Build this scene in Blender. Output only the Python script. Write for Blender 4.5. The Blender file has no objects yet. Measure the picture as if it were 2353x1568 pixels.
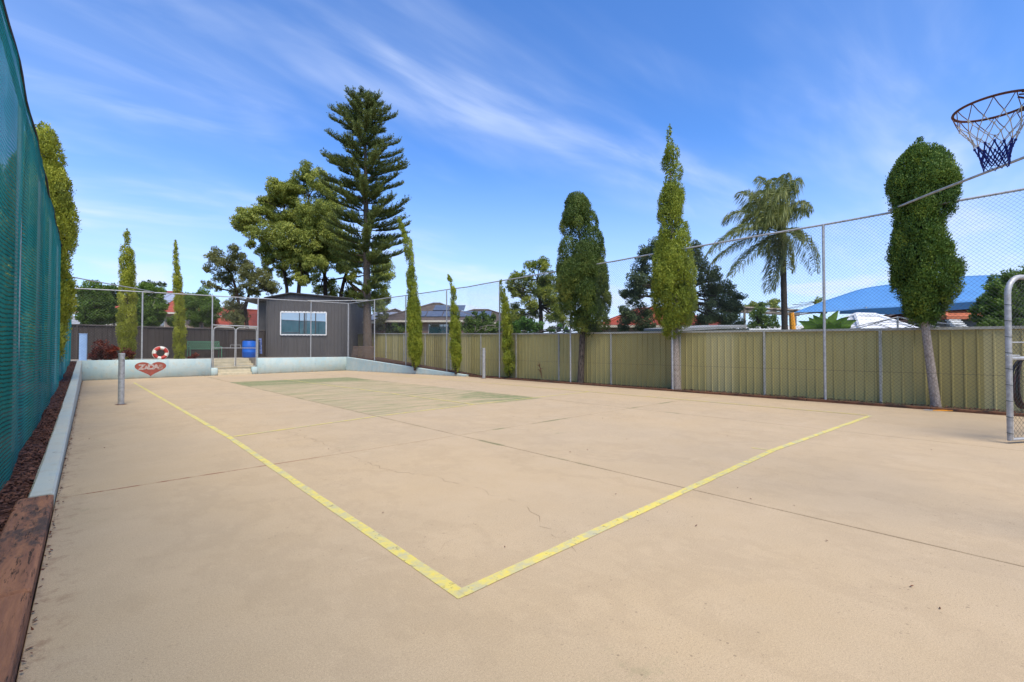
import bpy, math, random
import numpy as np
from mathutils import Vector

sc = bpy.context.scene
COL = sc.collection
random.seed(11)
rng = np.random.default_rng(11)
R = math.radians

# ------------------------------------------------------------------ camera
F = 1050.0            # focal length in units of a 2353 px wide picture
HD, PT, EYE = R(42.8), R(1.04), 1.35
cam_d = bpy.data.cameras.new('camera')
cam = bpy.data.objects.new('camera', cam_d)
COL.objects.link(cam)
cam.location = (0, 0, EYE)
cam.rotation_euler = (R(90) + PT, 0, -HD)
cam_d.sensor_width = 36
cam_d.lens = 36 * F / 2353
cam_d.clip_start = .05
cam_d.clip_end = 3000
sc.camera = cam
sc.render.resolution_x, sc.render.resolution_y = 1024, 682

# ------------------------------------------------------------------ world, sun, exposure
SUN_EL, SUN_AZ = R(58), R(197)      # azimuth clockwise from +Y
w = bpy.data.worlds.new('World')
sc.world = w
w.use_nodes = True
nt = w.node_tree
nt.nodes.clear()
def wn(t, **k):
    n = nt.nodes.new(t)
    for a, b in k.items(): setattr(n, a, b)
    return n
sky = wn('ShaderNodeTexSky', sky_type='NISHITA', sun_disc=False, sun_elevation=SUN_EL, sun_rotation=SUN_AZ,
         altitude=200, air_density=1.0, dust_density=.3, ozone_density=4.0)
tc = wn('ShaderNodeTexCoord')
sep = wn('ShaderNodeSeparateXYZ')
nt.links.new(tc.outputs['Generated'], sep.inputs[0])
# clouds on a flat layer high overhead: direction / (height + a little)
def wmath(op, a, b=None):
    n = wn('ShaderNodeMath', operation=op)
    for i, v in enumerate((a, b)):
        if v is None: continue
        if isinstance(v, (int, float)): n.inputs[i].default_value = v
        else: nt.links.new(v, n.inputs[i])
    return n.outputs[0]
zz = wmath('ADD', wmath('MAXIMUM', sep.outputs[2], 0.0), .18)
cx = wmath('DIVIDE', sep.outputs[0], zz)
cy = wmath('DIVIDE', sep.outputs[1], zz)
cmb = wn('ShaderNodeCombineXYZ')
nt.links.new(cx, cmb.inputs[0]); nt.links.new(cy, cmb.inputs[1])
def wnoise(rot, scale_xyz, scale, detail, dist, lo, hi, off=(0, 0, 0)):
    mp = wn('ShaderNodeMapping')
    mp.inputs['Rotation'].default_value = (0, 0, R(rot))
    mp.inputs['Scale'].default_value = scale_xyz
    mp.inputs['Location'].default_value = off
    nt.links.new(cmb.outputs[0], mp.inputs[0])
    n = wn('ShaderNodeTexNoise')
    n.inputs['Scale'].default_value = scale
    n.inputs['Detail'].default_value = detail
    n.inputs['Roughness'].default_value = .55
    n.inputs['Distortion'].default_value = dist
    nt.links.new(mp.outputs[0], n.inputs['Vector'])
    r = wn('ShaderNodeMapRange', interpolation_type='SMOOTHSTEP')
    r.inputs[1].default_value, r.inputs[2].default_value = lo, hi
    nt.links.new(n.outputs['Fac'], r.inputs[0])
    return r.outputs[0]
c_big = wnoise(28, (.6, 1.3, 1), .75, 5, .5, .44, .80, (4.4, 6.6, 0))
c_fine = wnoise(38, (.8, 2.2, 1), 1.3, 6, 1.0, .34, .72, (3.4, 2.3, 0))
c_puff = wnoise(10, (1, 1, 1), 1.7, 7, .3, .54, .70, (7.3, .6, 0))
lowz = wn('ShaderNodeMapRange', interpolation_type='SMOOTHSTEP')
lowz.inputs[1].default_value, lowz.inputs[2].default_value = .20, .04
nt.links.new(sep.outputs[2], lowz.inputs[0])
cl = wmath('MULTIPLY', c_big, wmath('ADD', wmath('MULTIPLY', c_fine, .75), .25))
cl = wmath('MAXIMUM', wmath('MULTIPLY', cl, 1.0), wmath('MULTIPLY', wmath('MULTIPLY', c_puff, lowz.outputs[0]), .7))
haze_low = wn('ShaderNodeMapRange', interpolation_type='SMOOTHSTEP')
haze_low.inputs[1].default_value, haze_low.inputs[2].default_value = .42, -.08
haze_low.inputs[4].default_value = .8
nt.links.new(sep.outputs[2], haze_low.inputs[0])
cl = wmath('MINIMUM', wmath('ADD', cl, haze_low.outputs[0]), 1.0)
tint = wn('ShaderNodeMix', data_type='RGBA', blend_type='MULTIPLY')
tint.inputs[0].default_value = 1
nt.links.new(sky.outputs[0], tint.inputs[6]); tint.inputs[7].default_value = (.54, .83, 1.18, 1)
mixc = wn('ShaderNodeMix', data_type='RGBA')
nt.links.new(cl, mixc.inputs[0]); nt.links.new(tint.outputs[2], mixc.inputs[6])
mixc.inputs[7].default_value = (3.75, 4.3, 5.5, 1)
bg = wn('ShaderNodeBackground')
bg.inputs['Strength'].default_value = .128
nt.links.new(mixc.outputs[2], bg.inputs[0])
nt.links.new(bg.outputs[0], wn('ShaderNodeOutputWorld').inputs[0])

sl = bpy.data.lights.new('sun', 'SUN')
sl.energy, sl.angle, sl.color = 2.75, R(36), (1, .91, .77)
so = bpy.data.objects.new('sun', sl)
COL.objects.link(so)
sdir = Vector((math.sin(SUN_AZ) * math.cos(SUN_EL), math.cos(SUN_AZ) * math.cos(SUN_EL), math.sin(SUN_EL)))
so.rotation_euler = sdir.to_track_quat('Z', 'Y').to_euler()
so.location = (-20, -10, 40)
vs = sc.view_settings
vs.view_transform, vs.look, vs.gamma, vs.exposure = 'Standard', 'None', 1, 0.82
vs.use_curve_mapping = False

# ------------------------------------------------------------------ measuring helpers (picture point at a real distance)
def ray(px, py):
    a, b = (px - 1176.5) / F, (784 - py) / F
    f, u = math.cos(PT) - b * math.sin(PT), math.sin(PT) + b * math.cos(PT)
    return Vector((math.sin(HD) * f + math.cos(HD) * a, math.cos(HD) * f - math.sin(HD) * a, u)), f
def at(px, py, d):
    r, f = ray(px, py)
    return Vector((0, 0, EYE)) + r * (d / f)
def gnd(px, py, z=0.):
    r, f = ray(px, py)
    return Vector((0, 0, EYE)) + r * ((z - EYE) / r.z)
def on_line(px, a, b):
    """plan point where the sight line through picture column px meets the line a-b; returns (x, y, s along 0..1)"""
    r, _ = ray(px, 800)
    a, b = Vector(a[:2]), Vector(b[:2])
    e = b - a
    den = r.x * e.y - r.y * e.x
    s = (a.x * r.y - a.y * r.x) / den
    p = a + e * s
    return p.x, p.y, s
def z_at(px, py, x, y):
    """height of what shows at picture row py above plan point x, y"""
    d = x * math.sin(HD) + y * math.cos(HD)
    return at(px, py, d).z

# ------------------------------------------------------------------ object helpers
WL = {}
def link(o, parent=None, loc=(0, 0, 0)):
    COL.objects.link(o)
    p = Vector((0, 0, 0))
    if parent is not None:
        o.parent = parent
        p = WL[parent.name]
    o.location = Vector(loc) - p
    WL[o.name] = Vector(loc)
    return o
def tag(o, label=None, cat=None, group=None, kind=None):
    for k, v in (('label', label), ('category', cat), ('group', group), ('kind', kind)):
        if v: o[k] = v
    return o
def thing(name, label, cat, loc, group=None):
    o = bpy.data.objects.new(name, None)
    o.empty_display_size = .2
    link(o, None, loc)
    return tag(o, label, cat, group)

class MB:
    def __init__(s): s.v, s.f, s.sm = [], [], False
    def add(s, vs_, fs):
        n = len(s.v)
        s.v += [tuple(p) for p in vs_]
        s.f += [tuple(i + n for i in q) for q in fs]
        return s
    def box(s, c, size, rz=0., rx=0., bev=0.):
        hx, hy, hz = size[0] / 2, size[1] / 2, size[2] / 2
        ca, sa, cb, sb = math.cos(rz), math.sin(rz), math.cos(rx), math.sin(rx)
        def tr(x, y, z):
            y, z = y * cb - z * sb, y * sb + z * cb
            return (c[0] + x * ca - y * sa, c[1] + x * sa + y * ca, c[2] + z)
        if bev <= 0:
            p = [tr(x, y, z) for z in (-hz, hz) for y in (-hy, hy) for x in (-hx, hx)]
            return s.add(p, [(0, 2, 3, 1), (4, 5, 7, 6), (0, 1, 5, 4), (2, 6, 7, 3), (0, 4, 6, 2), (1, 3, 7, 5)])
        b = min(bev, hx * .9, hy * .9, hz * .9)
        P = []
        for z, i in ((-hz, b), (-hz + b, 0), (hz - b, 0), (hz, b)):
            X, Y = hx - i, hy - i
            P += [tr(*q) for q in ((-X + b, -Y, z), (X - b, -Y, z), (X, -Y + b, z), (X, Y - b, z), (X - b, Y, z), (-X + b, Y, z), (-X, Y - b, z), (-X, -Y + b, z))]
        fs = [tuple(range(7, -1, -1)), tuple(range(24, 32))]
        for k in range(3):
            for j in range(8):
                a, b2 = k * 8 + j, k * 8 + (j + 1) % 8
                fs.append((a, b2, b2 + 8, a + 8))
        return s.add(P, fs)
    def tube(s, pts, rad, n=8, cap=True, closed=False):
        pts = [Vector(p) for p in pts]
        m = len(pts)
        if not hasattr(rad, '__len__'): rad = [rad] * m
        P, fs, up0 = [], [], None
        for i, p in enumerate(pts):
            if closed: t = (pts[(i + 1) % m] - pts[i - 1])
            else: t = pts[min(i + 1, m - 1)] - pts[max(i - 1, 0)]
            t.normalize()
            if up0 is None:
                up0 = Vector((0, 0, 1)) if abs(t.z) < .9 else Vector((1, 0, 0))
            u = (up0 - t * up0.dot(t))
            if u.length < 1e-5: u = t.orthogonal()
            u.normalize(); up0 = u
            v = t.cross(u)
            for k in range(n):
                a = 2 * math.pi * k / n
                P.append(p + (u * math.cos(a) + v * math.sin(a)) * rad[i])
        for i in range(m if closed else m - 1):
            j = (i + 1) % m
            for k in range(n):
                k2 = (k + 1) % n
                fs.append((i * n + k, i * n + k2, j * n + k2, j * n + k))
        if cap and not closed:
            fs.append(tuple(range(n - 1, -1, -1)))
            fs.append(tuple(range((m - 1) * n, m * n)))
        return s.add(P, fs)
    def prism(s, poly, z0, z1):
        """vertical prism over a counter-clockwise plan polygon; z0/z1 numbers or per-vertex lists"""
        n = len(poly)
        zb = z0 if hasattr(z0, '__len__') else [z0] * n
        zt = z1 if hasattr(z1, '__len__') else [z1] * n
        P = [(p[0], p[1], zb[i]) for i, p in enumerate(poly)] + [(p[0], p[1], zt[i]) for i, p in enumerate(poly)]
        return s.add(P, [tuple(range(n - 1, -1, -1)), tuple(range(n, 2 * n))] + [(i, (i + 1) % n, n + (i + 1) % n, n + i) for i in range(n)])
    def ribbed(s, a, b, z0a, z1a, z0b, z1b, period=.2, rib=.06, depth=.03, thick=.004, side=1):
        """profiled steel sheet from plan point a to b (bottom/top heights at each end)"""
        a, b = Vector(a[:2]), Vector(b[:2])
        L = (b - a).length
        u = (b - a) / L
        nrm = Vector((u.y, -u.x)) * side
        prof, x = [], 0.
        while x < L:
            for dx, o in ((0, 0), (period - rib - .012, 0), (period - rib, depth), (period - .012, depth)):
                if x + dx < L: prof.append((x + dx, o))
            x += period
        prof.append((L, 0))
        P, fs = [], []
        for (x, o) in prof:
            t = x / L
            p = a + u * x + nrm * o
            q = p - nrm * thick
            zb, zt = z0a + (z0b - z0a) * t, z1a + (z1b - z1a) * t
            P += [(p.x, p.y, zb), (p.x, p.y, zt), (q.x, q.y, zb), (q.x, q.y, zt)]
        for i in range(len(prof) - 1):
            k = i * 4
            fs += [(k, k + 4, k + 5, k + 1), (k + 2, k + 3, k + 7, k + 6), (k + 1, k + 5, k + 7, k + 3), (k, k + 2, k + 6, k + 4)]
        return s.add(P, fs)
    def lathe(s, prof, c, n=20):
        P, fs = [], []
        for r, z in prof:
            for k in range(n):
                a = 2 * math.pi * k / n
                P.append((c[0] + r * math.cos(a), c[1] + r * math.sin(a), c[2] + z))
        for i in range(len(prof) - 1):
            for k in range(n):
                k2 = (k + 1) % n
                fs.append((i * n + k, i * n + k2, (i + 1) * n + k2, (i + 1) * n + k))
        return s.add(P, fs)
    def mesh(s, name, smooth=False):
        m = bpy.data.meshes.new(name)
        m.from_pydata(s.v, [], s.f)
        if smooth:
            m.polygons.foreach_set('use_smooth', [True] * len(m.polygons))
        m.update()
        return m
    def build(s, name, material, parent=None, smooth=False, loc=None):
        m = s.mesh(name, smooth)
        m.materials.append(material)
        o = bpy.data.objects.new(name, m)
        return link(o, parent, loc or (0, 0, 0))
def smooth_by_angle(o, ang=40):
    m = o.data
    m.polygons.foreach_set('use_smooth', [True] * len(m.polygons))
    try: m.set_sharp_from_angle(angle=R(ang))
    except Exception: pass
    return o

# ------------------------------------------------------------------ materials
class NT:
    def __init__(s, name):
        s.m = bpy.data.materials.new(name)
        s.m.use_nodes = True
        s.t = s.m.node_tree
        s.b = s.t.nodes['Principled BSDF']
        s.out = s.t.nodes['Material Output']
        s.pos = s.t.nodes.new('ShaderNodeNewGeometry').outputs['Position']
    def n(s, t, **k):
        x = s.t.nodes.new(t)
        for a, b in k.items(): setattr(x, a, b)
        return x
    def put(s, v, sock):
        if v is None: return
        if isinstance(v, (int, float)): sock.default_value = v
        elif isinstance(v, (tuple, list)):
            sock.default_value = tuple(v) + ((1,) if len(v) == 3 and len(sock.default_value) == 4 else ())
        else: s.t.links.new(v, sock)
    def math(s, op, a, b=None, c=None):
        x = s.n('ShaderNodeMath', operation=op)
        for i, v in enumerate((a, b, c)): s.put(v, x.inputs[i])
        return x.outputs[0]
    def vec(s, scale=(1, 1, 1), rot=0, src=None, loc=(0, 0, 0)):
        x = s.n('ShaderNodeMapping')
        x.inputs['Scale'].default_value = scale
        x.inputs['Rotation'].default_value = (0, 0, rot)
        x.inputs['Location'].default_value = loc
        s.t.links.new(src or s.pos, x.inputs[0])
        return x.outputs[0]
    def noise(s, scale, detail=4, rough=.55, vec=None, dist=0):
        x = s.n('ShaderNodeTexNoise')
        x.inputs['Scale'].default_value, x.inputs['Detail'].default_value = scale, detail
        x.inputs['Roughness'].default_value, x.inputs['Distortion'].default_value = rough, dist
        s.t.links.new(vec or s.pos, x.inputs['Vector'])
        return x.outputs['Fac']
    def voro(s, scale, vec=None, feature='F1', out='Distance', rand=1.):
        x = s.n('ShaderNodeTexVoronoi', feature=feature)
        x.inputs['Scale'].default_value = scale
        x.inputs['Randomness'].default_value = rand
        s.t.links.new(vec or s.pos, x.inputs['Vector'])
        return x.outputs[out]
    def step(s, v, lo, hi, a=0., b=1.):
        x = s.n('ShaderNodeMapRange', interpolation_type='SMOOTHSTEP')
        s.put(v, x.inputs[0])
        for i, q in enumerate((lo, hi, a, b)): x.inputs[i + 1].default_value = q
        return x.outputs[0]
    def mix(s, fac, a, b, mode='MIX'):
        x = s.n('ShaderNodeMix', data_type='RGBA', blend_type=mode)
        s.put(fac, x.inputs[0]); s.put(a, x.inputs[6]); s.put(b, x.inputs[7])
        return x.outputs[2]
    def xyz(s):
        x = s.n('ShaderNodeSeparateXYZ')
        s.t.links.new(s.pos, x.inputs[0])
        return x.outputs
    def bump(s, h, strength=.3, dist=.01):
        x = s.n('ShaderNodeBump')
        x.inputs['Strength'].default_value, x.inputs['Distance'].default_value = strength, dist
        s.put(h, x.inputs['Height'])
        s.t.links.new(x.outputs[0], s.b.inputs['Normal'])
    def band(s, v, lo, hi, soft=.02):
        return s.math('MULTIPLY', s.step(v, lo - soft, lo + soft), s.step(v, hi + soft, hi - soft))
    def done(s, col, rough=.7, metal=0., spec=.3):
        s.put(col, s.b.inputs['Base Color']); s.put(rough, s.b.inputs['Roughness'])
        s.put(metal, s.b.inputs['Metallic']); s.put(spec, s.b.inputs['Specular IOR Level'])
        return s.m

def simple(name, c1, c2=None, scale=6., rough=.7, metal=0., spec=.3, bump=0., bscale=40, stretch=(1, 1, 1), fine=.12):
    t = NT(name)
    c2 = c2 or tuple(x * .72 for x in c1)
    f = t.step(t.noise(scale, 6, .6, t.vec(stretch)), .35, .7)
    c = t.mix(f, c1, c2)
    g = t.noise(scale * 9, 3, .6, t.vec(stretch))
    c = t.mix(1., c, t.mix(g, (1 - fine,) * 3, (1 + fine,) * 3), 'MULTIPLY')
    if bump: t.bump(t.noise(bscale, 5, .6, t.vec(stretch)), bump, .02)
    return t.done(c, t.step(g, .2, .8, rough - .1, min(1, rough + .1)), metal, spec)

def concrete_mat():
    t = NT('court_concrete')
    X, Y, Z = t.xyz()
    big = t.noise(.35, 5, .6)
    mid = t.noise(1.7, 6, .62)
    fine = t.noise(95, 4, .75)
    grit = t.noise(260, 2, .6)
    c = t.mix(t.step(big, .3, .7), (.485, .358, .212), (.45, .342, .216))
    c = t.mix(t.step(mid, .35, .75, 0, .35), c, (.54, .41, .262))
    c = t.mix(t.step(t.noise(4.5, 5, .7), .5, .8, 0, .16), c, (.34, .25, .15))
    c = t.mix(1., c, t.mix(t.step(fine, .25, .75), (.88,) * 3, (1.10,) * 3), 'MULTIPLY')
    c = t.mix(1., c, t.mix(t.step(grit, .3, .7), (.82,) * 3, (1.15,) * 3), 'MULTIPLY')
    # pits and exposed dark grit, heavier in worn patches
    worn = t.step(t.noise(.55, 4, .6, t.vec((1, 1, 1), 0, None, (4.2, 1.1, 0))), .42, .66)
    pit = t.step(t.voro(46), .20, .09)
    sel = t.step(t.noise(23, 2, .5), .54, .62)
    c = t.mix(t.math('MULTIPLY', t.math('MULTIPLY', pit, sel), t.math('ADD', t.math('MULTIPLY', worn, .7), .18)), c, (.16, .115, .075))
    pit2 = t.math('MULTIPLY', t.step(t.voro(21), .17, .10), t.step(t.noise(9, 2, .5), .50, .60))
    c = t.mix(t.math('MULTIPLY', pit2, t.math('ADD', t.math('MULTIPLY', worn, .65), .10)), c, (.15, .11, .07))
    spk = t.step(t.noise(140, 2, .5), .62, .72)
    c = t.mix(t.math('MULTIPLY', spk, t.math('ADD', t.math('MULTIPLY', worn, .5), .34)), c, (.20, .145, .09))
    spl = t.step(t.noise(120, 2, .5, t.vec((1, 1, 1), 0, None, (3, 3, 3))), .64, .74)
    c = t.mix(t.math('MULTIPLY', spl, .35), c, (.62, .52, .38))
    # pale scuffs
    scuff = t.step(t.noise(1.4, 4, .7, t.vec((.5, 2.4, 1), R(50))), .66, .80)
    c = t.mix(t.math('MULTIPLY', scuff, .35), c, (.66, .54, .37))
    # worn green paint inside the service boxes, streaked across
    streak = t.noise(1.5, 6, .66, t.vec((.5, 2.6, 1), R(-4)), .4)
    box = t.math('MULTIPLY', t.band(X, 4.28, 9.2, .12), t.band(Y, 8.75, 21.6, .15))
    far = t.step(Y, 17.6, 20.8, .0, .42)
    nearc = t.math('MULTIPLY', t.step(X, 6.6, 8.9), t.step(Y, 13.0, 9.2, 0., .26))
    leftf = t.math('MULTIPLY', t.step(X, 6.5, 4.4, 0, .12), t.step(Y, 17, 20))
    th = t.math('ADD', t.math('ADD', far, nearc), leftf)
    g = t.step(t.math('ADD', streak, th), .52, .74)
    g = t.math('MULTIPLY', t.math('MULTIPLY', g, box), t.math('MULTIPLY', t.step(t.noise(9, 4, .7), .30, .6, .3, .95), t.step(t.noise(1.3, 5, .75, t.vec((.4, 2.2, 1), R(-6), None, (2, 5, 0))), .30, .50)))
    c = t.mix(t.math('MULTIPLY', g, .9), c, (.085, .15, .045))
    wash = t.math('MULTIPLY', box, t.step(streak, .38, .62, .06, .55))
    c = t.mix(wash, c, (.25, .255, .115))
    # moss along the joints
    jn = t.step(t.noise(1.1, 4, .6), .50, .66)
    d1 = t.math('ABSOLUTE', t.math('SUBTRACT', X, 4.28)); d2 = t.math('ABSOLUTE', t.math('SUBTRACT', Y, 5.86)); d3 = t.math('ABSOLUTE', t.math('SUBTRACT', X, 9.13))
    dj = t.math('MINIMUM', t.math('MINIMUM', d1, d2), d3)
    mj = t.math('MULTIPLY', t.step(dj, .07, .0), jn)
    mj = t.math('MULTIPLY', mj, t.math('MULTIPLY', t.step(X, 3.2, 4.4), t.step(Y, 2.6, 4.4)))
    c = t.mix(t.math('MULTIPLY', mj, .75), c, (.10, .15, .05))
    # random faint algae
    al = t.math('MULTIPLY', t.step(t.noise(.8, 5, .7, t.vec((1, 1, 1), 0, None, (9, 3, 0))), .62, .74), t.step(t.noise(12, 3, .7), .45, .65))
    c = t.mix(t.math('MULTIPLY', al, .35), c, (.18, .21, .09))
    # rusty leaf stain near the left edge
    edge = t.math('MULTIPLY', t.step(X, .06, -.2), t.step(t.noise(9, 5, .7), .48, .7))
    c = t.mix(t.math('MULTIPLY', edge, .5), c, (.16, .07, .035))
    # broad stains: darker damp tide marks and long drag marks
    tide = t.noise(.5, 6, .7, t.vec((1, .7, 1), R(20), None, (6, 2, 0)))
    c = t.mix(t.math('MULTIPLY', t.band(tide, .50, .545, .02), .14), c, (.30, .22, .135))
    c = t.mix(t.step(tide, .56, .72, 0, .12), c, (.33, .26, .165))
    drag = t.noise(2.2, 5, .7, t.vec((.25, 2.2, 1), R(-38)))
    c = t.mix(t.step(drag, .64, .78, 0, .30), c, (.54, .45, .33))
    # dirt lodged along every joint
    dy = None
    for v in (-1.1, 5.86, 12.6, 19.4):
        q = t.math('ABSOLUTE', t.math('SUBTRACT', Y, v))
        dy = q if dy is None else t.math('MINIMUM', dy, q)
    dall = t.math('MINIMUM', t.math('MINIMUM', d1, d3), dy)
    c = t.mix(t.math('MULTIPLY', t.step(dall, .022, .004), t.step(t.noise(3, 5, .7), .3, .6, .15, .6)), c, (.20, .145, .085))
    rustj = t.math('MULTIPLY', t.step(d2, .03, .0), t.math('MULTIPLY', t.step(X, 3.4, .5), t.step(t.noise(3.1, 4, .7), .45, .58)))
    c = t.mix(rustj, c, (.20, .07, .035))
    h = t.math('SUBTRACT', grit, t.math('MULTIPLY', pit, sel))
    t.bump(h, .10, .003)
    return t.done(c, .88, 0, .22)
def joint_mat():
    t = NT('joint_filler')
    X, Y, Z = t.xyz()
    c = t.mix(t.step(t.noise(2.2, 4), .4, .62), (.06, .04, .024), (.035, .05, .018))
    c = t.mix(t.math('MULTIPLY', t.step(X, 3.6, .6), t.step(t.noise(1.6, 4), .38, .52)), c, (.17, .055, .03))
    return t.done(c, .95)
def line_mat():
    t = NT('yellow_line_paint')
    X, Y, Z = t.xyz()
    n1 = t.noise(9, 6, .7); n2 = t.noise(30, 4, .7)
    c = t.mix(t.step(n1, .40, .64), (.68, .56, .13), (.52, .47, .24))
    c = t.mix(t.step(n2, .50, .72, 0, .7), c, (.74, .52, .06))
    c = t.mix(t.step(t.noise(4, 5, .7), .46, .66, 0, .75), c, (.44, .41, .28))
    far = t.step(Y, 4, 16, .0, .0)
    cover = t.step(t.math('SUBTRACT', t.math('ADD', t.noise(14, 6, .75), t.math('MULTIPLY', n2, .35)), far), .44, .60)
    cover = t.math('MULTIPLY', cover, t.step(Y, 9, 21, .97, .90))
    t.done(c, .8, 0, .25)
    tr = t.n('ShaderNodeBsdfTransparent'); mx = t.n('ShaderNodeMixShader')
    t.put(cover, mx.inputs[0]); t.t.links.new(tr.outputs[0], mx.inputs[1]); t.t.links.new(t.b.outputs[0], mx.inputs[2])
    t.t.links.new(mx.outputs[0], t.out.inputs[0])
    return t.m
def bluewall_mat(name='weathered_blue_wall_paint', ca=(.36, .48, .475), cb=(.47, .535, .49), cc=(.27, .41, .45)):
    t = NT(name)
    X, Y, Z = t.xyz()
    n = t.noise(1.3, 6, .65); n2 = t.noise(5, 6, .7)
    st = t.noise(2.2, 5, .65, t.vec((1.6, 1.6, .35)))
    c = t.mix(t.step(n, .3, .7), ca, cb)
    c = t.mix(t.step(st, .5, .75, 0, .7), c, cc)
    c = t.mix(t.step(n2, .50, .72, 0, .7), c, (.47, .44, .33))
    c = t.mix(t.math('MULTIPLY', t.step(t.noise(2.6, 5, .7, t.vec((1, 1, .4), 0, None, (3, 9, 2))), .6, .75), .6), c, (.38, .28, .18))
    c = t.mix(t.step(t.noise(9, 5, .75), .62, .70, 0, .8), c, (.16, .16, .14))
    base = t.step(Z, .10, .0)
    c = t.mix(t.math('MULTIPLY', base, t.step(n2, .35, .6, .2, .7)), c, (.34, .29, .21))
    t.bump(t.math('ADD', n2, t.math('MULTIPLY', t.noise(45, 4, .7), .4)), .35, .02)
    return t.done(c, .82, 0, .25)
def timber_mat(name='weathered_red_sleeper', k=1.):
    t = NT(name)
    v = t.vec((7, .7, 7))
    n = t.noise(2.5, 7, .7, v, .6)
    c = t.mix(t.step(n, .3, .65), (.47, .215, .11), (.29, .135, .08))
    c = t.mix(t.step(t.noise(1.4, 6, .78, t.vec((2.6, 1, 2))), .50, .62, 0, .85), c, (.085, .068, .058))
    c = t.mix(t.step(t.noise(6, 6, .75, v), .54, .64, 0, .9), c, (.04, .028, .022))
    c = t.mix(t.step(t.noise(3, 5, .7), .64, .75, 0, .5), c, (.24, .19, .10))
    if k != 1.: c = t.mix(1., c, (k, k, k), 'MULTIPLY')  # scales the whole sleeper colour evenly, for the darker right-hand edging
    t.bump(t.noise(5, 7, .75, v), .7, .03)
    return t.done(c, .85, 0, .2)
def galv_mat(name='galvanised_pipe', c1=(.46, .46, .45), c2=(.30, .30, .29)):
    t = NT(name)
    n = t.noise(14, 6, .7); m = t.noise(55, 3, .6)
    c = t.mix(t.step(n, .35, .7), c1, c2)
    c = t.mix(t.step(m, .62, .75, 0, .6), c, (.11, .10, .09))
    t.bump(m, .2, .004)
    return t.done(c, t.step(n, .3, .7, .45, .7), .35, .4)
def cloth_mat():
    t = NT('teal_shade_cloth')
    X, Y, Z = t.xyz()
    wob = t.noise(1.2, 4, .6)
    z2 = t.math('ADD', Z, t.math('MULTIPLY', wob, .10))
    ribs = t.math('SINE', t.math('MULTIPLY', z2, 2 * math.pi / .040))
    big = t.noise(.9, 5, .6, t.vec((1, 1.6, .35)))
    c = t.mix(t.step(big, .3, .7), (.014, .235, .215), (.024, .36, .32))
    c = t.mix(t.step(t.noise(5, 5, .7, t.vec((1, 2.5, .5))), .5, .75, 0, .5), c, (.06, .40, .38))
    c = t.mix(t.step(ribs, -.4, .9, 0, .7), c, (.008, .10, .12))
    t.done(c, .8, 0, .15)
    tl = t.n('ShaderNodeBsdfTranslucent'); t.put(c, tl.inputs[0])
    m1 = t.n('ShaderNodeMixShader'); m1.inputs[0].default_value = .55
    t.t.links.new(t.b.outputs[0], m1.inputs[1]); t.t.links.new(tl.outputs[0], m1.inputs[2])
    tr = t.n('ShaderNodeBsdfTransparent')
    m2 = t.n('ShaderNodeMixShader')
    weave = t.math('MULTIPLY', t.step(ribs, -.2, 1, .10, .32), t.step(t.noise(2.0, 4), .3, .7, .7, 1.15))
    t.put(weave, m2.inputs[0])
    t.t.links.new(m1.outputs[0], m2.inputs[1]); t.t.links.new(tr.outputs[0], m2.inputs[2])
    t.t.links.new(m2.outputs[0], t.out.inputs[0])
    return t.m
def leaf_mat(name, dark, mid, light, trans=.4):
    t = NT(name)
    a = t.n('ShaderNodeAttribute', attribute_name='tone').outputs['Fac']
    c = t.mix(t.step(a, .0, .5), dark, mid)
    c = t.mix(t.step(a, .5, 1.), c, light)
    t.done(c, .55, 0, .3)
    tl = t.n('ShaderNodeBsdfTranslucent'); t.put(c, tl.inputs[0])
    mx = t.n('ShaderNodeMixShader'); mx.inputs[0].default_value = trans
    t.t.links.new(t.b.outputs[0], mx.inputs[1]); t.t.links.new(tl.outputs[0], mx.inputs[2])
    t.t.links.new(mx.outputs[0], t.out.inputs[0])
    return t.m
def bark_mat(name, c1, c2, stretch=(3, 3, .6)):
    t = NT(name)
    v = t.vec(stretch)
    n = t.noise(7, 6, .7, v, .5)
    c = t.mix(t.step(n, .38, .62), c1, c2)
    c = t.mix(t.step(t.noise(16, 4, .7), .6, .75, 0, .6), c, tuple(x * .35 for x in c2))
    t.bump(n, .8, .03)
    return t.done(c, .9, 0, .15)
def brick_mat(name, c1, c2):
    t = NT(name)
    X, Y, Z = t.xyz()
    cb = t.n('ShaderNodeCombineXYZ')
    t.put(t.math('ADD', X, Y), cb.inputs[0]); t.put(Z, cb.inputs[1])
    b = t.n('ShaderNodeTexBrick')
    t.t.links.new(cb.outputs[0], b.inputs['Vector'])
    b.inputs['Scale'].default_value = 4.2
    b.inputs['Mortar Size'].default_value = .02
    t.put(c1, b.inputs['Color1']); t.put(c2, b.inputs['Color2']); t.put((.42, .38, .33), b.inputs['Mortar'])
    return t.done(b.outputs['Color'], .9)
def steel_sheet(name, c1, c2, rough=.5):
    t = NT(name)
    n = t.noise(.9, 5, .6, t.vec((1, 1, .5)))
    s = t.noise(6, 5, .7, t.vec((2, 2, .25)))
    c = t.mix(t.step(n, .3, .7), c1, c2)
    c = t.mix(t.step(s, .55, .8, 0, .25), c, tuple(x * .6 for x in c2))
    c = t.mix(1., c, t.mix(t.noise(40, 3), (.93,) * 3, (1.07,) * 3), 'MULTIPLY')
    return t.done(c, t.step(s, .3, .8, rough - .08, rough + .14), 0, .35)

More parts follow.
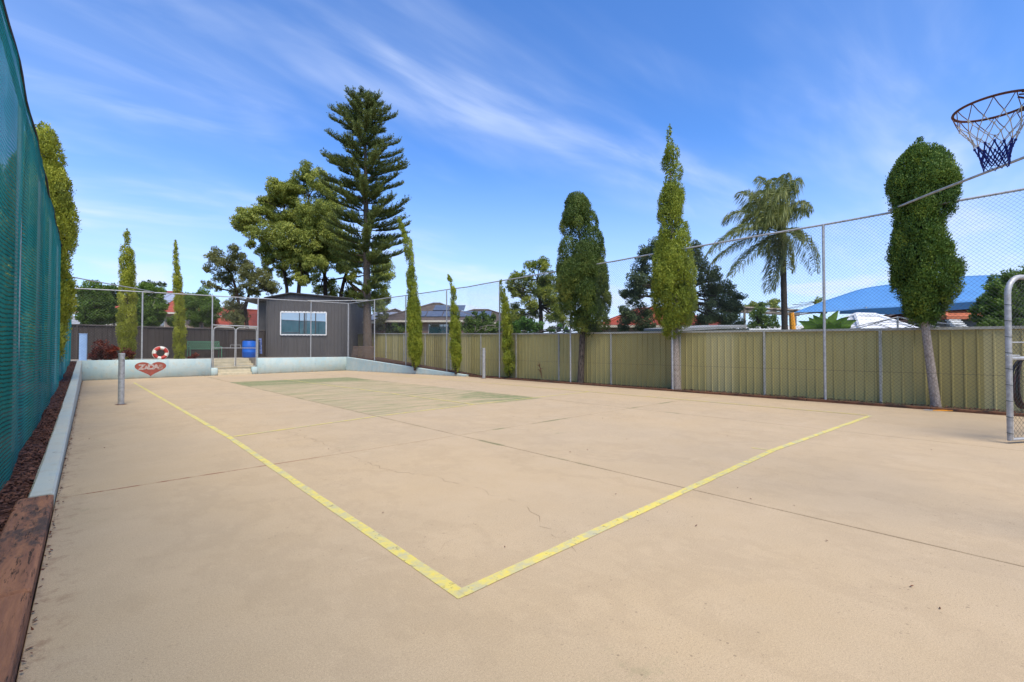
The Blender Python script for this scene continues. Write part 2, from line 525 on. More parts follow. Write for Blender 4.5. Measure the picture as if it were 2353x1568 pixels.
M = dict(
    concrete=concrete_mat(), joint=joint_mat(), line=line_mat(), bluewall=bluewall_mat(), kerbpaint=bluewall_mat('weathered_kerb_paint', (.50, .535, .46), (.56, .54, .43), (.42, .505, .48)), timber=timber_mat(), timber_dark=timber_mat('darker_red_sleeper', .42),
    galv=galv_mat(), wire=simple('dark_coated_wire', (.045, .055, .05), (.03, .035, .03), rough=.5),
    wire_lt=simple('grey_wire', (.20, .20, .20), (.12, .12, .12), rough=.5),
    cloth=cloth_mat(),
    olive=steel_sheet('olive_steel_sheet', (.465, .395, .15), (.415, .35, .13)),
    olive_b=steel_sheet('olive_steel_sheet_faded', (.52, .45, .20), (.47, .405, .18)),
    olive_c=steel_sheet('olive_steel_sheet_deep', (.37, .31, .11), (.33, .272, .095)),
    fencepost=simple('pale_grey_green_post', (.46, .45, .37), (.36, .35, .29), 9, .55),
    brownsheet=steel_sheet('dark_brown_steel_sheet', (.066, .052, .042), (.048, .038, .032), .6),
    browncap=simple('dark_brown_cap', (.11, .095, .085), (.07, .06, .052), 5, .6),
    shedsheet=steel_sheet('charcoal_steel_sheet', (.105, .095, .087), (.082, .076, .072), .5),
    shedtrim=simple('charcoal_trim', (.085, .078, .072), (.062, .058, .055), 5, .5),
    dark=simple('dark_interior', (.018, .018, .018), (.01, .01, .01), rough=.8),
    white=simple('white_paint', (.74, .74, .71), (.60, .59, .55), 9, .55),
    cream=simple('cream_paint', (.62, .56, .44), (.52, .47, .37), 6, .7),
    soil=simple('brown_soil', (.10, .055, .035), (.055, .033, .022), 3, .95, bump=.8, bscale=30),
    grass=simple('rough_grass_ground', (.09, .11, .04), (.13, .11, .055), 1.2, .95, bump=.6, bscale=12),
    yard=simple('yard_paving', (.30, .26, .21), (.22, .19, .15), 2, .9, bump=.3),
    pallet=simple('grey_brown_slat', (.17, .115, .08), (.11, .075, .055), 9, .9),
    mulch=simple('bark_chip', (.11, .042, .026), (.045, .024, .018), 25, .95, fine=.4),
    chip=simple('pale_bark_chip', (.20, .085, .05), (.07, .034, .024), 14, .9, fine=.4),
    step=simple('worn_step_concrete', (.58, .50, .34), (.46, .41, .28), 4, .88, bump=.3),
    red=simple('faded_red_paint', (.36, .075, .050), (.27, .055, .04), 5, .8),
    heart=simple('painted_red_heart', (.34, .085, .058), (.25, .075, .055), 4, .85, fine=.25),
    letter=simple('faded_white_lettering', (.50, .43, .39), (.36, .25, .21), 12, .85, fine=.2),
    letter2=simple('faint_worn_lettering', (.36, .25, .20), (.27, .13, .10), 12, .85),
    buoyred=simple('red_vinyl', (.45, .055, .04), (.36, .045, .035), 6, .5),
    buoywhite=simple('off_white_vinyl', (.72, .69, .60), (.60, .56, .47), 6, .5),
    barrel=simple('blue_plastic', (.008, .12, .52), (.007, .095, .42), 4, .4, spec=.5),
    binblack=simple('black_plastic', (.016, .018, .022), (.011, .012, .015), 4, .45),
    benchgreen=simple('green_bench_paint', (.10, .24, .14), (.075, .18, .105), 9, .6),
    rust=simple('rusty_steel', (.15, .048, .030), (.075, .030, .022), 22, .8, bump=.4, bscale=60, fine=.3),
    netblue=simple('blue_net_cord', (.016, .025, .19), (.012, .018, .13), 20, .8),
    netwhite=simple('grubby_white_net_cord', (.62, .60, .55), (.40, .34, .29), 14, .85, fine=.3),
    netrust=simple('rust_stained_net_cord', (.20, .10, .075), (.12, .055, .04), 20, .85, fine=.3),
    towel=simple('blue_towel', (.07, .13, .40), (.30, .36, .55), 9, .9),
    redtile=simple('red_roof_tile', (.40, .085, .048), (.27, .062, .04), 2.2, .65, fine=.3),
    terracotta=simple('terracotta_tile', (.46, .14, .065), (.36, .105, .05), 2.5, .7, fine=.25),
    browntile=simple('brown_roof_tile', (.135, .105, .088), (.095, .077, .068), 2.2, .75, fine=.3),
    greyroof=simple('grey_sheet_roof', (.33, .33, .32), (.25, .25, .245), 2, .55),
    whiteroof=simple('white_sheet_roof', (.74, .75, .76), (.62, .63, .64), 1.5, .6),
    solar=simple('solar_cell', (.10, .12, .16), (.07, .085, .12), 3, .22, spec=.6),
    solarlt=simple('pale_solar_cell', (.34, .37, .43), (.28, .31, .37), 3, .3, spec=.6),
    brick1=brick_mat('buff_brick', (.38, .26, .17), (.33, .21, .14)),
    brick2=brick_mat('orange_brick', (.40, .23, .14), (.34, .18, .11)),
    sail=simple('blue_shade_sail', (.075, .23, .49), (.065, .20, .43), .6, .7, fine=.05),
    saildark=simple('blue_sail_valance', (.026, .105, .24), (.021, .085, .20), .8, .7, fine=.05),
    orange=simple('orange_plastic', (.78, .33, .02), (.68, .27, .02), 3, .5),
    paleblue=simple('pale_blue_panel', (.34, .48, .66), (.29, .42, .60), 3, .6),
    hose=simple('maroon_hose', (.055, .022, .022), (.02, .02, .02), 9, .55),
    vinewood=simple('dry_grey_twig', (.27, .23, .18), (.18, .15, .11), 8, .9),
    drybrown=simple('dead_red_frond', (.22, .060, .030), (.14, .04, .025), 8, .9),
    leaflitter=simple('dry_leaf', (.15, .055, .028), (.07, .034, .02), 20, .9),
    crack=simple('crack_line', (.20, .14, .085), (.28, .20, .125), 9, .95),
    # foliage
    L_yellow=leaf_mat('golden_cypress_leaf', (0.169, 0.194, 0.022), (0.327, 0.351, 0.033), (0.532, 0.533, 0.072), 0.22),
    L_lime=leaf_mat('lime_cypress_leaf', (0.123, 0.163, 0.020), (0.255, 0.302, 0.031), (0.457, 0.490, 0.067), 0.22),
    L_dark=leaf_mat('dark_conifer_leaf', (0.044, 0.079, 0.016), (0.101, 0.151, 0.026), (0.239, 0.266, 0.048), 0.22),
    L_top=leaf_mat('clipped_conifer_leaf', (0.039, 0.083, 0.014), (0.095, 0.166, 0.023), (0.219, 0.281, 0.037), 0.22),
    L_euc=leaf_mat('eucalypt_leaf', (0.146, 0.181, 0.040), (0.302, 0.344, 0.067), (0.571, 0.571, 0.125)),
    L_euc2=leaf_mat('grey_eucalypt_leaf', (0.094, 0.103, 0.038), (0.195, 0.203, 0.068), (0.360, 0.360, 0.128)),
    L_pine=leaf_mat('pine_needle', (0.046, 0.072, 0.018), (0.111, 0.143, 0.033), (0.234, 0.260, 0.055), .25),
    L_navy=leaf_mat('deep_green_leaf', (0.034, 0.057, 0.030), (0.096, 0.136, 0.054), (0.224, 0.264, 0.104)),
    L_feather=leaf_mat('feathery_leaf', (0.091, 0.136, 0.025), (0.225, 0.270, 0.039), (0.480, 0.465, 0.068)),
    L_hedge=leaf_mat('hedge_leaf', (0.047, 0.094, 0.022), (0.120, 0.195, 0.036), (0.240, 0.330, 0.068)),
    L_bright=leaf_mat('bright_green_leaf', (0.045, 0.112, 0.017), (0.114, 0.240, 0.036), (0.228, 0.384, 0.072)),
    L_round=leaf_mat('round_tree_leaf', (0.052, 0.102, 0.024), (0.121, 0.203, 0.032), (0.243, 0.338, 0.054)),
    L_red=leaf_mat('red_bush_leaf', (0.056, 0.020, 0.013), (0.195, 0.045, 0.030), (0.450, 0.105, 0.030)),
    L_palm=leaf_mat('palm_leaflet', (0.086, 0.111, 0.035), (0.184, 0.207, 0.052), (0.356, 0.345, 0.086), .3),
    L_banana=leaf_mat('broad_glossy_leaf', (.06, .13, .02), (.14, .24, .035), (.27, .36, .06), .35),
    B_grey=bark_mat('pale_trunk_bark', (.48, .41, .35), (.27, .22, .185), (5, 5, 1.6)),
    B_flake=bark_mat('dark_flaking_bark', (.20, .155, .12), (.035, .024, .018), (6, 6, 1)),
    B_dark=bark_mat('dark_bark', (.060, .042, .030), (.032, .023, .018)),
    B_pine=bark_mat('mottled_pine_bark', (.19, .145, .105), (.075, .055, .040), (2, 2, 4)),
    B_palm=bark_mat('ringed_palm_bark', (.075, .058, .045), (.040, .032, .026), (.6, .6, 6)),
)
gl = NT('window_glass')
glass = gl.done((.012, .014, .016), .035, 0, 1.0)
gl.b.inputs['IOR'].default_value = 2.2
mirror = NT('reflective_film_glass').done((.50, .53, .55), .02, 1.0, .5)

# ------------------------------------------------------------------ ground, court, yards
H0 = -.10
gmb = MB()
gmb.add([(-900, -900, H0), (900, -900, H0), (900, 1200, H0), (-900, 1200, H0)], [(0, 1, 2, 3)])
tag(gmb.build('ground', M['grass']), kind='structure')

W0, W1 = Vector((-.10, 26.95)), Vector((12.0, 28.45))         # foot of the far wall (court face)
WU = (W1 - W0).normalized(); WN = Vector((-WU.y, WU.x))        # along it, away from the court
WE = Vector((13.68, 18.1))                                     # end of the right wing wall
WT = .87                                                       # height of its top
XJ = (-.20, 4.28, 9.13, 13.9); YJ = (-7.0, -1.1, 5.86, 12.6, 19.4, 29.6)
court = thing('court', None, None, (0, 0, 0)); court['kind'] = 'structure'
bed = MB().box((6.85, 11.3, -.055), (14.1, 36.6, .07)).build('joint_bed', M['joint'], court)
g = .0055
for i in range(3):
    for j in range(5):
        x0, x1, y0, y1 = XJ[i] + g * (i > 0), XJ[i + 1] - g * (i < 2), YJ[j] + g, YJ[j + 1] - g
        MB().box(((x0 + x1) / 2, (y0 + y1) / 2, -.02), (x1 - x0, y1 - y0, .04), bev=.0035).build('slab', M['concrete'], court)
# painted lines (thin sheets 3 mm above the slabs)
def strip(name, pts, width, mat, parent, z=.003, jit=0., n=40):
    pts = [Vector(p[:2]) for p in pts]
    P, fs = [], []
    for k in range(len(pts) - 1):
        a, b = pts[k], pts[k + 1]
        u = (b - a).normalized(); q = Vector((-u.y, u.x))
        base = len(P)
        m = max(2, int((b - a).length * n / 10))
        for i in range(m + 1):
            c = a.lerp(b, i / m)
            w1, w2 = width / 2 + random.uniform(-jit, jit), width / 2 + random.uniform(-jit, jit)
            P += [(*(c + q * w1), z), (*(c - q * w2), z)]
        fs += [(base + 2 * i, base + 2 * i + 1, base + 2 * i + 3, base + 2 * i + 2) for i in range(m)]
    m_ = MB().add(P, [tuple(reversed(f)) for f in fs])
    return m_.build(name, mat, parent)
LX, RX, BY = 1.52, 11.68, 2.06
strip('line_marking', [(1.36, 24.0), (1.60, 8.12), (LX, BY - .035)], .078, M['line'], court, jit=.004)
strip('line_marking', [(LX + .01, BY), (6.7, 2.13), (RX, 1.88)], .078, M['line'], court, .0045, jit=.004)
strip('line_marking', [(1.66, 8.12), (4.3, 8.62), (6.97, 8.86), (9.3, 8.96), (11.7, 9.0)], .062, M['line'], court, .004, jit=.004)
strip('line_marking', [(6.95, 8.9), (6.43, 22.1)], .062, M['line'], court, .0052, jit=.004)
strip('line_marking', [(RX, 1.92), (11.75, 22.0)], .062, M['line'], court, .0058, jit=.004)
strip('line_marking', [(6.70, 2.18), (6.68, 2.38)], .035, M['line'], court)
# cracks
def crack(pts, width=.006, wob=.028):
    q = []
    for a, b in zip(pts[:-1], pts[1:]):
        a, b = Vector(a), Vector(b)
        m = max(3, int((b - a).length / .09))
        u = (b - a).normalized(); nn = Vector((-u.y, u.x))
        q += [a.lerp(b, i / m) + nn * random.gauss(0, wob) for i in range(m)]
    P, fs = [], []
    for i, c in enumerate(q):
        ww = width * random.uniform(.1, .6)
        u = (q[min(i + 1, len(q) - 1)] - q[max(i - 1, 0)]).normalized()
        nn = Vector((-u.y, u.x))
        P += [(*(c + nn * ww / 2), .0022), (*(c - nn * ww / 2), .0022)]
        if i and random.random() > .12: fs.append((2 * i - 1, 2 * i + 1, 2 * i, 2 * i - 2))
    MB().add(P, fs).build('crack', M['crack'], court)
def gpt(px, py): p = gnd(px, py); return (p.x, p.y)
crack([gpt(970, 1090), gpt(1090, 1120), gpt(1200, 1160)], .006)
crack([gpt(640, 985), gpt(720, 1010), gpt(850, 1065), gpt(960, 1095)], .009)
crack([gpt(1215, 1165), gpt(1240, 1200), gpt(1268, 1228), gpt(1312, 1240), gpt(1320, 1285)], .006)
crack([gpt(1000, 1262), gpt(1105, 1225)], .004)

# raised yard beyond the far wall, rising bed beyond the wing wall, mulch strip on the left
A = W0 + WN * .22; B = W1 + WN * .25
gL_, gR_ = (on_line(px_, W0, W1)[2] * (W1 - W0).length for px_ in (486, 593))
N1, N2 = W0 + WU * gL_ + WN * .22, W0 + WU * gR_ + WN * .22
N3, N4 = N2 + WN * 1.335, N1 + WN * 1.335
ym = MB().prism([(-30, A.y), (A.x, A.y), tuple(N1), tuple(N4), tuple(N3), tuple(N2), (B.x, B.y), (B.x + .2, B.y + 14), (B.x + .2, 70), (-30, 70)], H0 - .2, WT - .02)
tag(ym.build('yard', M['yard']), kind='structure')
bedm = MB()
n = 14
P = []
for i in range(n + 1):
    t = i / n
    p = WE.lerp(W1, t)
    z = .06 + (WT - .08) * t
    P += [(p.x + .13, p.y, z), (p.x + .9, p.y, z + .02), (16.0, p.y + .4, z - .1), (22.0, p.y + 1.5, z - .15)]
bedm.add(P, [(4 * i + k, 4 * i + k + 1, 4 * i + k + 5, 4 * i + k + 4) for i in range(n) for k in range(3)])
bedm.add([(12.2, 28.5, WT - .03), (22, 30, .7), (22, 44, .7), (12.2, 44, WT - .03)], [(0, 1, 2, 3)])
bedm.add([(13.9, -6, -.03), (14.6, -6, -.03), (14.6, 18.1, .05), (13.9, 18.1, .05)], [(0, 1, 2, 3)])
bo = bedm.build('garden_bed', M['soil']); tag(bo, kind='structure')
mu = MB()
n = 60
P = []
KY0, KY1 = 5.65, 27.2
def ktop(y): return .10 if y < KY0 else .105 + (WT - .10) * max(0, (y - KY0) / (KY1 - KY0)) ** 1.25
for i in range(n + 1):
    y = -7 + (27.0 + 7) * i / n
    for k, x in enumerate((-.36, -.50, -.64, -.85, -3.2)):
        P.append((x, y + random.uniform(-.1, .1), ktop(y) - .035 + random.uniform(-.015, .015) + (.03 if k > 1 else 0)))
mu.add(P, [(5 * i + k + 1, 5 * i + k, 5 * i + k + 5, 5 * i + k + 6) for i in range(n) for k in range(4)])
tag(mu.build('mulch_bed', M['mulch']), kind='structure')

# numpy leaf/chip builder ---------------------------------------------------
def quads(name, P, A, N, L, Wd, tone, mat, parent=None, shape=.5):
    P, A, N = np.asarray(P, float), np.asarray(A, float), np.asarray(N, float)
    k = len(P)
    A = A / (np.linalg.norm(A, axis=1, keepdims=True) + 1e-9)
    S = np.cross(A, N)
    S = S / (np.linalg.norm(S, axis=1, keepdims=True) + 1e-9)
    L = np.broadcast_to(np.asarray(L, float), (k,))[:, None]; Wd = np.broadcast_to(np.asarray(Wd, float), (k,))[:, None]
    b = P - A * L / 2
    V = np.empty((k, 4, 3))
    V[:, 0], V[:, 2] = b, b + A * L
    V[:, 1], V[:, 3] = b + A * L * shape + S * Wd / 2, b + A * L * shape - S * Wd / 2
    m = bpy.data.meshes.new(name)
    m.vertices.add(4 * k); m.loops.add(4 * k); m.polygons.add(k)
    m.vertices.foreach_set('co', V.reshape(-1))
    m.loops.foreach_set('vertex_index', np.arange(4 * k, dtype=np.int32))
    m.polygons.foreach_set('loop_start', np.arange(0, 4 * k, 4, dtype=np.int32))
    at_ = m.attributes.new('tone', 'FLOAT', 'POINT')
    at_.data.foreach_set('value', np.repeat(np.clip(np.asarray(tone, float), 0, 1), 4))
    m.update(calc_edges=True)
    m.materials.append(mat)
    o = bpy.data.objects.new(name, m)
    return link(o, parent)
def unit(k):
    v = rng.normal(size=(k, 3))
    return v / np.linalg.norm(v, axis=1, keepdims=True)

# bark chips on the left strip and on the right bed
k = 9000
y = rng.uniform(-1, 26.8, k) ** 1.0; y = np.where(rng.random(k) < .5, rng.uniform(1, 12, k), y)
x = rng.uniform(-.70, -.37, k)
z = np.array([ktop(v) for v in y]) - .02 + rng.uniform(-.01, .02, k)
NN = unit(k) * .6 + np.array([0, 0, 1])
q = quads('bark_chips', np.c_[x, y, z], unit(k) * [1, 1, .3], NN, rng.uniform(.02, .06, k), rng.uniform(.012, .03, k), rng.random(k), M['chip'])
tag(q, 'loose brown bark chips along the foot of the green cloth fence', 'bark chips', kind='stuff')
k = 4500
t_ = rng.random(k); yy = np.where(rng.random(k) < .45, rng.uniform(-1, 18, k), 18.1 + 10.3 * t_)
xe = np.where(yy < 18.1, 13.92, 13.9 - (yy - 18.1) / 10.35 * 1.68); zz_ = np.where(yy < 18.1, .04, .06 + (WT - .08) * (yy - 18.1) / 10.35)
q = quads('fallen_leaves', np.c_[xe + rng.uniform(0, .8, k) * np.where(yy < 18, .6, 1), yy, zz_ + .015], unit(k) * [1, 1, .3], unit(k) * .6 + np.array([0, 0, 1]), rng.uniform(.03, .08, k), rng.uniform(.02, .045, k), rng.random(k), M['chip'])
tag(q, 'reddish fallen leaf litter on the bed under the right fence', 'leaf litter', kind='stuff')
k = 700
yy = rng.uniform(.5, 26.5, k)
q = quads('kerb_leaf_litter', np.c_[-.195 + np.abs(rng.normal(0, .018, k)), yy, rng.uniform(.004, .02, k)], unit(k) * [1, 1, .2], unit(k) * .5 + np.array([0, 0, 1]), rng.uniform(.012, .035, k), rng.uniform(.008, .018, k), rng.random(k), M['leaflitter'])
tag(q, 'dark leaf litter gathered along the foot of the left kerb', 'leaf litter', kind='stuff')

# ------------------------------------------------------------------ kerbs and walls
wall = thing('retaining_wall', 'weathered pale blue retaining wall with red heart across the far end of the court', 'wall', (*W0, 0))
def wseg(s0, s1, z0, z1, t0=0., t1=.22, name='wall_section'):
    a, b = W0 + WU * s0, W0 + WU * s1
    poly = [a + WN * t0, b + WN * t0, b + WN * t1, a + WN * t1]
    m = MB().box((0, 0, 0), (1, 1, 1))
    c = (a + b) / 2 + WN * (t0 + t1) / 2
    m = MB().box((c.x, c.y, (z0 + z1) / 2), (s1 - s0, t1 - t0, z1 - z0), math.atan2(WU.y, WU.x), bev=.025)
    return smooth_by_angle(m.build(name, M['bluewall'], wall), 50)
WLEN = (W1 - W0).length
gL = on_line(486, W0, W1)[2] * WLEN; gR = on_line(593, W0, W1)[2] * WLEN
wseg(-.25, gL, -.05, WT)
wseg(gR, WLEN + .1, -.05, WT)
wseg(gL + .002, gL + .30, -.05, .40, name='wall_cheek'); wseg(gR - .28, gR - .002, -.05, .40, name='wall_cheek')
# right wing: tapering wall, in one piece
wing = MB()
n = 16
P = []
we = WE - Vector((0, 0))
u = (W1 - WE).normalized(); q_ = Vector((u.y, -u.x))
for i in range(n + 1):
    t = i / n
    p = WE.lerp(W1, t)
    zt = .09 + (WT - .09) * t ** 1.05
    for (o, z) in ((0, -.05), (0, zt - .02), (.02, zt), (.17, zt), (.19, zt - .02), (.19, -.05)):
        pp = p + q_ * o
        P.append((pp.x, pp.y, z))
wing.add(P, [(6 * i + k, 6 * i + 6 + k, 6 * i + 7 + k, 6 * i + 1 + k) for i in range(n) for k in range(5)] + [(0, 1, 2, 3, 4, 5), tuple(6 * n + i for i in (5, 4, 3, 2, 1, 0))])
wo = smooth_by_angle(wing.build('wing_wall', M['bluewall']), 40)
tag(wo, 'low pale blue wing wall tapering down along the right side of the court', 'wall')
# left kerb
kb = MB()
n = 40
P = []
for i in range(n + 1):
    y = KY0 + (27.0 - KY0) * i / n
    zt = ktop(y) + .006 * math.sin(y * 3.1)
    for (x, z) in ((-.205, -.05), (-.205, zt - .018), (-.222, zt), (-.352 + random.uniform(-.008, .008), zt), (-.368, zt - .02), (-.368, -.05)):
        P.append((x, y, z))
kb.add(P, [(6 * i + k + 1, 6 * i + 7 + k, 6 * i + 6 + k, 6 * i + k) for i in range(n) for k in range(5)] + [(5, 4, 3, 2, 1, 0), tuple(6 * n + i for i in range(6))])
ko = smooth_by_angle(kb.build('painted_kerb', M['kerbpaint']), 40)
tag(ko, 'pale blue painted concrete kerb running beside the green cloth fence', 'kerb')
# timber edging
def sleeper(parent, x, y0, y1, w_, h, z0, mt='timber'):
    a, b = Vector((x[0], y0)), Vector((x[1], y1))
    c = (a + b) / 2; u = (b - a)
    m = MB().box((c.x, c.y, z0 + h / 2), (w_, u.length - .006, h), math.atan2(u.y, u.x) - math.pi / 2, bev=.012)
    # a little unevenness
    m.v = [(p[0] + random.uniform(-.003, .003), p[1], p[2] + random.uniform(-.003, .003)) for p in m.v]
    return m.build('sleeper', M[mt], parent)
te = thing('timber_edging', 'weathered red brown sleepers edging the court beside the green cloth fence', 'edging', (-.3, 3, 0))
for y0, y1 in ((3.47, 5.60), (1.05, 3.45), (-1.4, 1.03)):
    sleeper(te, (-.315, -.315), y0, y1, .22, .15, -.045)
te = thing('timber_edging', 'thin red brown timber edging along the foot of the olive fence', 'edging', (13.9, 8, 0))
yy = 17.95
while yy > -4:
    L = 2.4
    dz = random.uniform(-.01, .012)
    sleeper(te, (13.79 + random.uniform(-.02, .02), 13.79 + random.uniform(-.02, .02)), yy - L, yy, .10, .105, -.05 + dz, 'timber_dark')
    yy -= L

# steps
stp = thing('steps', 'worn concrete steps climbing through the blue wall behind the double gate', 'steps', (*(W0 + WU * (gL + gR) / 2), 0))
ang = math.atan2(WU.y, WU.x)
for k_, (z0, z1, d0, d1, ins) in enumerate(((-.05, .13, -.03, .16, .30), (-.05, .28, .14, .30, .30), (-.05, .42, .28, .62, .0), (-.05, .57, .60, .92, .0), (-.05, .71, .90, 1.22, .0), (-.05, .85, 1.20, 1.55, .0))):
    s0, s1 = gL + ins + .004, gR - ins - .004
    c = W0 + WU * (s0 + s1) / 2 + WN * (d0 + d1) / 2
    MB().box((c.x, c.y, (z0 + z1) / 2), (s1 - s0, d1 - d0 - .004, z1 - z0), ang, bev=.012).build('tread', M['step'], stp)

# heart with lettering on the wall face
def wface(s, z, off=-.003):
    p = W0 + WU * s + WN * off
    return (p.x, p.y, z)
hs = on_line(347, W0, W1)[2] * WLEN
hx0, hx1 = on_line(311.5, W0, W1)[2] * WLEN, on_line(384, W0, W1)[2] * WLEN
hw = (hx1 - hx0) / 2
pts = []
for i in range(60):
    a = 2 * math.pi * i / 60
    X = 16 * math.sin(a) ** 3 / 16
    Z = (13 * math.cos(a) - 5 * math.cos(2 * a) - 2 * math.cos(3 * a) - math.cos(4 * a)) / 17
    pts.append((hs + X * hw, .47 + Z * .40))
heart = MB()
heart.add([wface(s, z) for s, z in pts] + [wface(hs, .45)], [(i, (i + 1) % 60, 60) for i in range(60)])
hob = heart.build('painted_heart', M['heart'], wall)
hob['label'] = 'faded red painted heart with white letters'
def letter(ch, s, z, size, mat):
    cu = bpy.data.curves.new('lettering', 'FONT')
    cu.body = ch; cu.size = size; cu.align_x = 'CENTER'
    cu.offset = .016
    o = bpy.data.objects.new('tmp_text', cu)
    COL.objects.link(o)
    bpy.context.view_layer.update()
    dg = bpy.context.evaluated_depsgraph_get()
    m = bpy.data.meshes.new_from_object(o.evaluated_get(dg))
    bpy.data.objects.remove(o)
    V = [v.co.copy() for v in m.vertices]
    mb = MB().add([wface(s + v.x * 1.12, z + v.y, -.006) for v in V], [tuple(p.vertices) for p in m.polygons])
    bpy.data.meshes.remove(m)
    mb.build('letter', mat, hob)
for ch, dx, size, mt in (('Z', -.56, .32, 'letter'), ('A', -.27, .22, 'letter'), ('D', .03, .32, 'letter'), ('A', .35, .31, 'letter'), ('S', .64, .29, 'letter2')):
    letter(ch, hs + dx * hw, .42, size * .98, M[mt])

# ------------------------------------------------------------------ fences
def wire_mesh(mb, a, b, z0a, z1a, z0b, z1b, s=.085, r=.0020):
    a, b = Vector(a[:2]), Vector(b[:2])
    L = (b - a).length; u = (b - a) / L; nn = Vector((-u.y, u.x))
    Hh = ((z1a - z0a) + (z1b - z0b)) / 2
    def pt(x, v, o):
        t = x / L
        zb, zt = z0a + (z0b - z0a) * t, z1a + (z1b - z1a) * t
        p = a + u * x + nn * o
        return Vector((p.x, p.y, zb + (zt - zb) * v / Hh))
    c = -Hh
    while c < L:
        u0, u1 = max(c, 0), min(c + Hh, L)
        if u1 - u0 > .01:
            mb.tube([pt(u0, u0 - c, .002), pt(u1, u1 - c, .002)], r, 3, False)
            mb.tube([pt(u0, Hh - (u0 - c), -.002), pt(u1, Hh - (u1 - c), -.002)], r, 3, False)
        c += s
def post(parent, x, y, z0, z1, r=.03, lean=(0, 0), name='post', mat='galv', n=10):
    mb = MB().tube([(x, y, z0), (x + lean[0], y + lean[1], z1)], r, n)
    return smooth_by_angle(mb.build(name, M[mat], parent), 50)

# right chain link fence: near corner -> wing end -> far corner
RC0, RC1, RC2 = Vector((13.97, -.72)), Vector((13.97, 18.4)), Vector((12.25, 28.75))
RZ0, RZ1, RZ2 = 4.62, 4.50, 4.30                     # height of the top rail
def bedz(y): return .02 if y < 18.1 else .06 + (WT - .08) * (y - 18.1) / 10.35
fr = thing('chain_link_fence', 'tall dark wire mesh fence on grey pipes along the right side of the court', 'fence', (13.97, 8, 0))
for px in (1895, 1545, 1311, 1148):
    x, y, s = on_line(px, RC0, RC1)
    post(fr, x, y, -.05, RZ0 + (RZ1 - RZ0) * s, .032)
for px in (1027, 933, 861):
    x, y, s = on_line(px, RC1, RC2)
    post(fr, x, y, bedz(y) - .1, RZ1 + (RZ2 - RZ1) * s, .032, (-.03, 0))
post(fr, RC0.x, RC0.y, -.05, RZ0 + .03, .045)
post(fr, RC2.x, RC2.y, bedz(28) - .1, RZ2, .045)
def rail(parent, pts, r=.026, name='top_rail', mat='galv', sag=.012):
    q = []
    for a, b in zip(pts[:-1], pts[1:]):
        a, b = Vector(a), Vector(b)
        m = max(2, int((b - a).length / 1.2))
        q += [a.lerp(b, i / m) + Vector((0, 0, random.uniform(-sag, sag))) for i in range(m)]
    q.append(Vector(pts[-1]))
    return smooth_by_angle(MB().tube(q, r, 8).build(name, M[mat], parent), 60)
rail(fr, [(*RC0, RZ0), (*RC1, RZ1), (*RC2, RZ2)])
bx, by, _ = on_line(2047, RC0, RC1)
a_ = by - RC0.y
rail(fr, [(bx - .01, by, RZ0 + .04), (bx - a_, RC0.y, RZ0 + .06)], .026, 'corner_brace')
rail(fr, [(RC0.x, RC0.y, RZ0 - .02), (10.9, RC0.y, RZ0 - .02)], .026, 'top_rail')
post(fr, 10.95, RC0.y, -.05, RZ0, .04)
mw = MB()
wire_mesh(mw, RC0, RC1, .06, RZ0, .08, RZ1)
o = mw.build('wire_mesh', M['wire'], fr); o['kind'] = 'stuff'
mw = MB()
wire_mesh(mw, RC1, RC2, .1, RZ1, WT + .02, RZ2)
o = mw.build('wire_mesh', M['wire_lt'], fr); o['kind'] = 'stuff'
mw = MB()
wire_mesh(mw, RC0, (11.0, RC0.y), .06, RZ0 - .03, .06, RZ0 - .03)
o = mw.build('wire_mesh', M['wire'], fr); o['kind'] = 'stuff'
for h0, h1, h2 in ((.06, .09, WT + .03), (.80, .86, 1.35), (2.0, 2.0, 2.4)):
    MB().tube([(*RC0, h0), (*RC1, h1), (*RC2, h2)], .0028, 4).build('line_wire', M['wire'], fr)

# far chain link fence on the blue wall
FF0, FF1 = Vector((-.62, 27.05)), RC2
FZ0, FZ1 = 3.96, 4.30
ff = thing('chain_link_fence', 'grey pipe and wire fence standing on the blue wall at the far end', 'fence', (*((FF0 + FF1) / 2), WT))
def fpt(px):
    x, y, s = on_line(px, FF0, FF1)
    return x, y, s, FZ0 + (FZ1 - FZ0) * s
for px, z0 in ((326, WT - .02), (487, .4), (592, .4), (714, WT - .02)):
    x, y, s, zt = fpt(px)
    post(ff, x, y, z0, zt, .032)
rail(ff, [(*FF0, FZ0), (*FF1, FZ1)], .026)
x, y, s, zt = fpt(352)
rail(ff, [(x, y - .02, zt + .03), (-.62, 23.2, FZ0 + .06)], .022, 'corner_brace')
x, y, s, zt = fpt(706)
bz = on_line(846, RC1, RC2)
rail(ff, [(x, y - .02, zt + .03), (bz[0], bz[1], RZ1 + (RZ2 - RZ1) * bz[2] + .03)], .024, 'corner_brace')
gx0, gx1 = fpt(487), fpt(592)
mw = MB()
def dz_(s): return FZ0 + (FZ1 - FZ0) * s
wire_mesh(mw, FF0, (gx0[0], gx0[1]), WT + .02, FZ0, WT + .02, gx0[3], .12, .0013)
wire_mesh(mw, (gx1[0], gx1[1]), FF1, WT + .02, gx1[3], WT + .02, FZ1, .12, .0013)
wire_mesh(mw, (gx0[0], gx0[1]), (gx1[0], gx1[1]), 2.63, gx0[3], 2.63, gx1[3], .12, .0013)
o = mw.build('wire_mesh', M['wire_lt'], ff); o['kind'] = 'stuff'
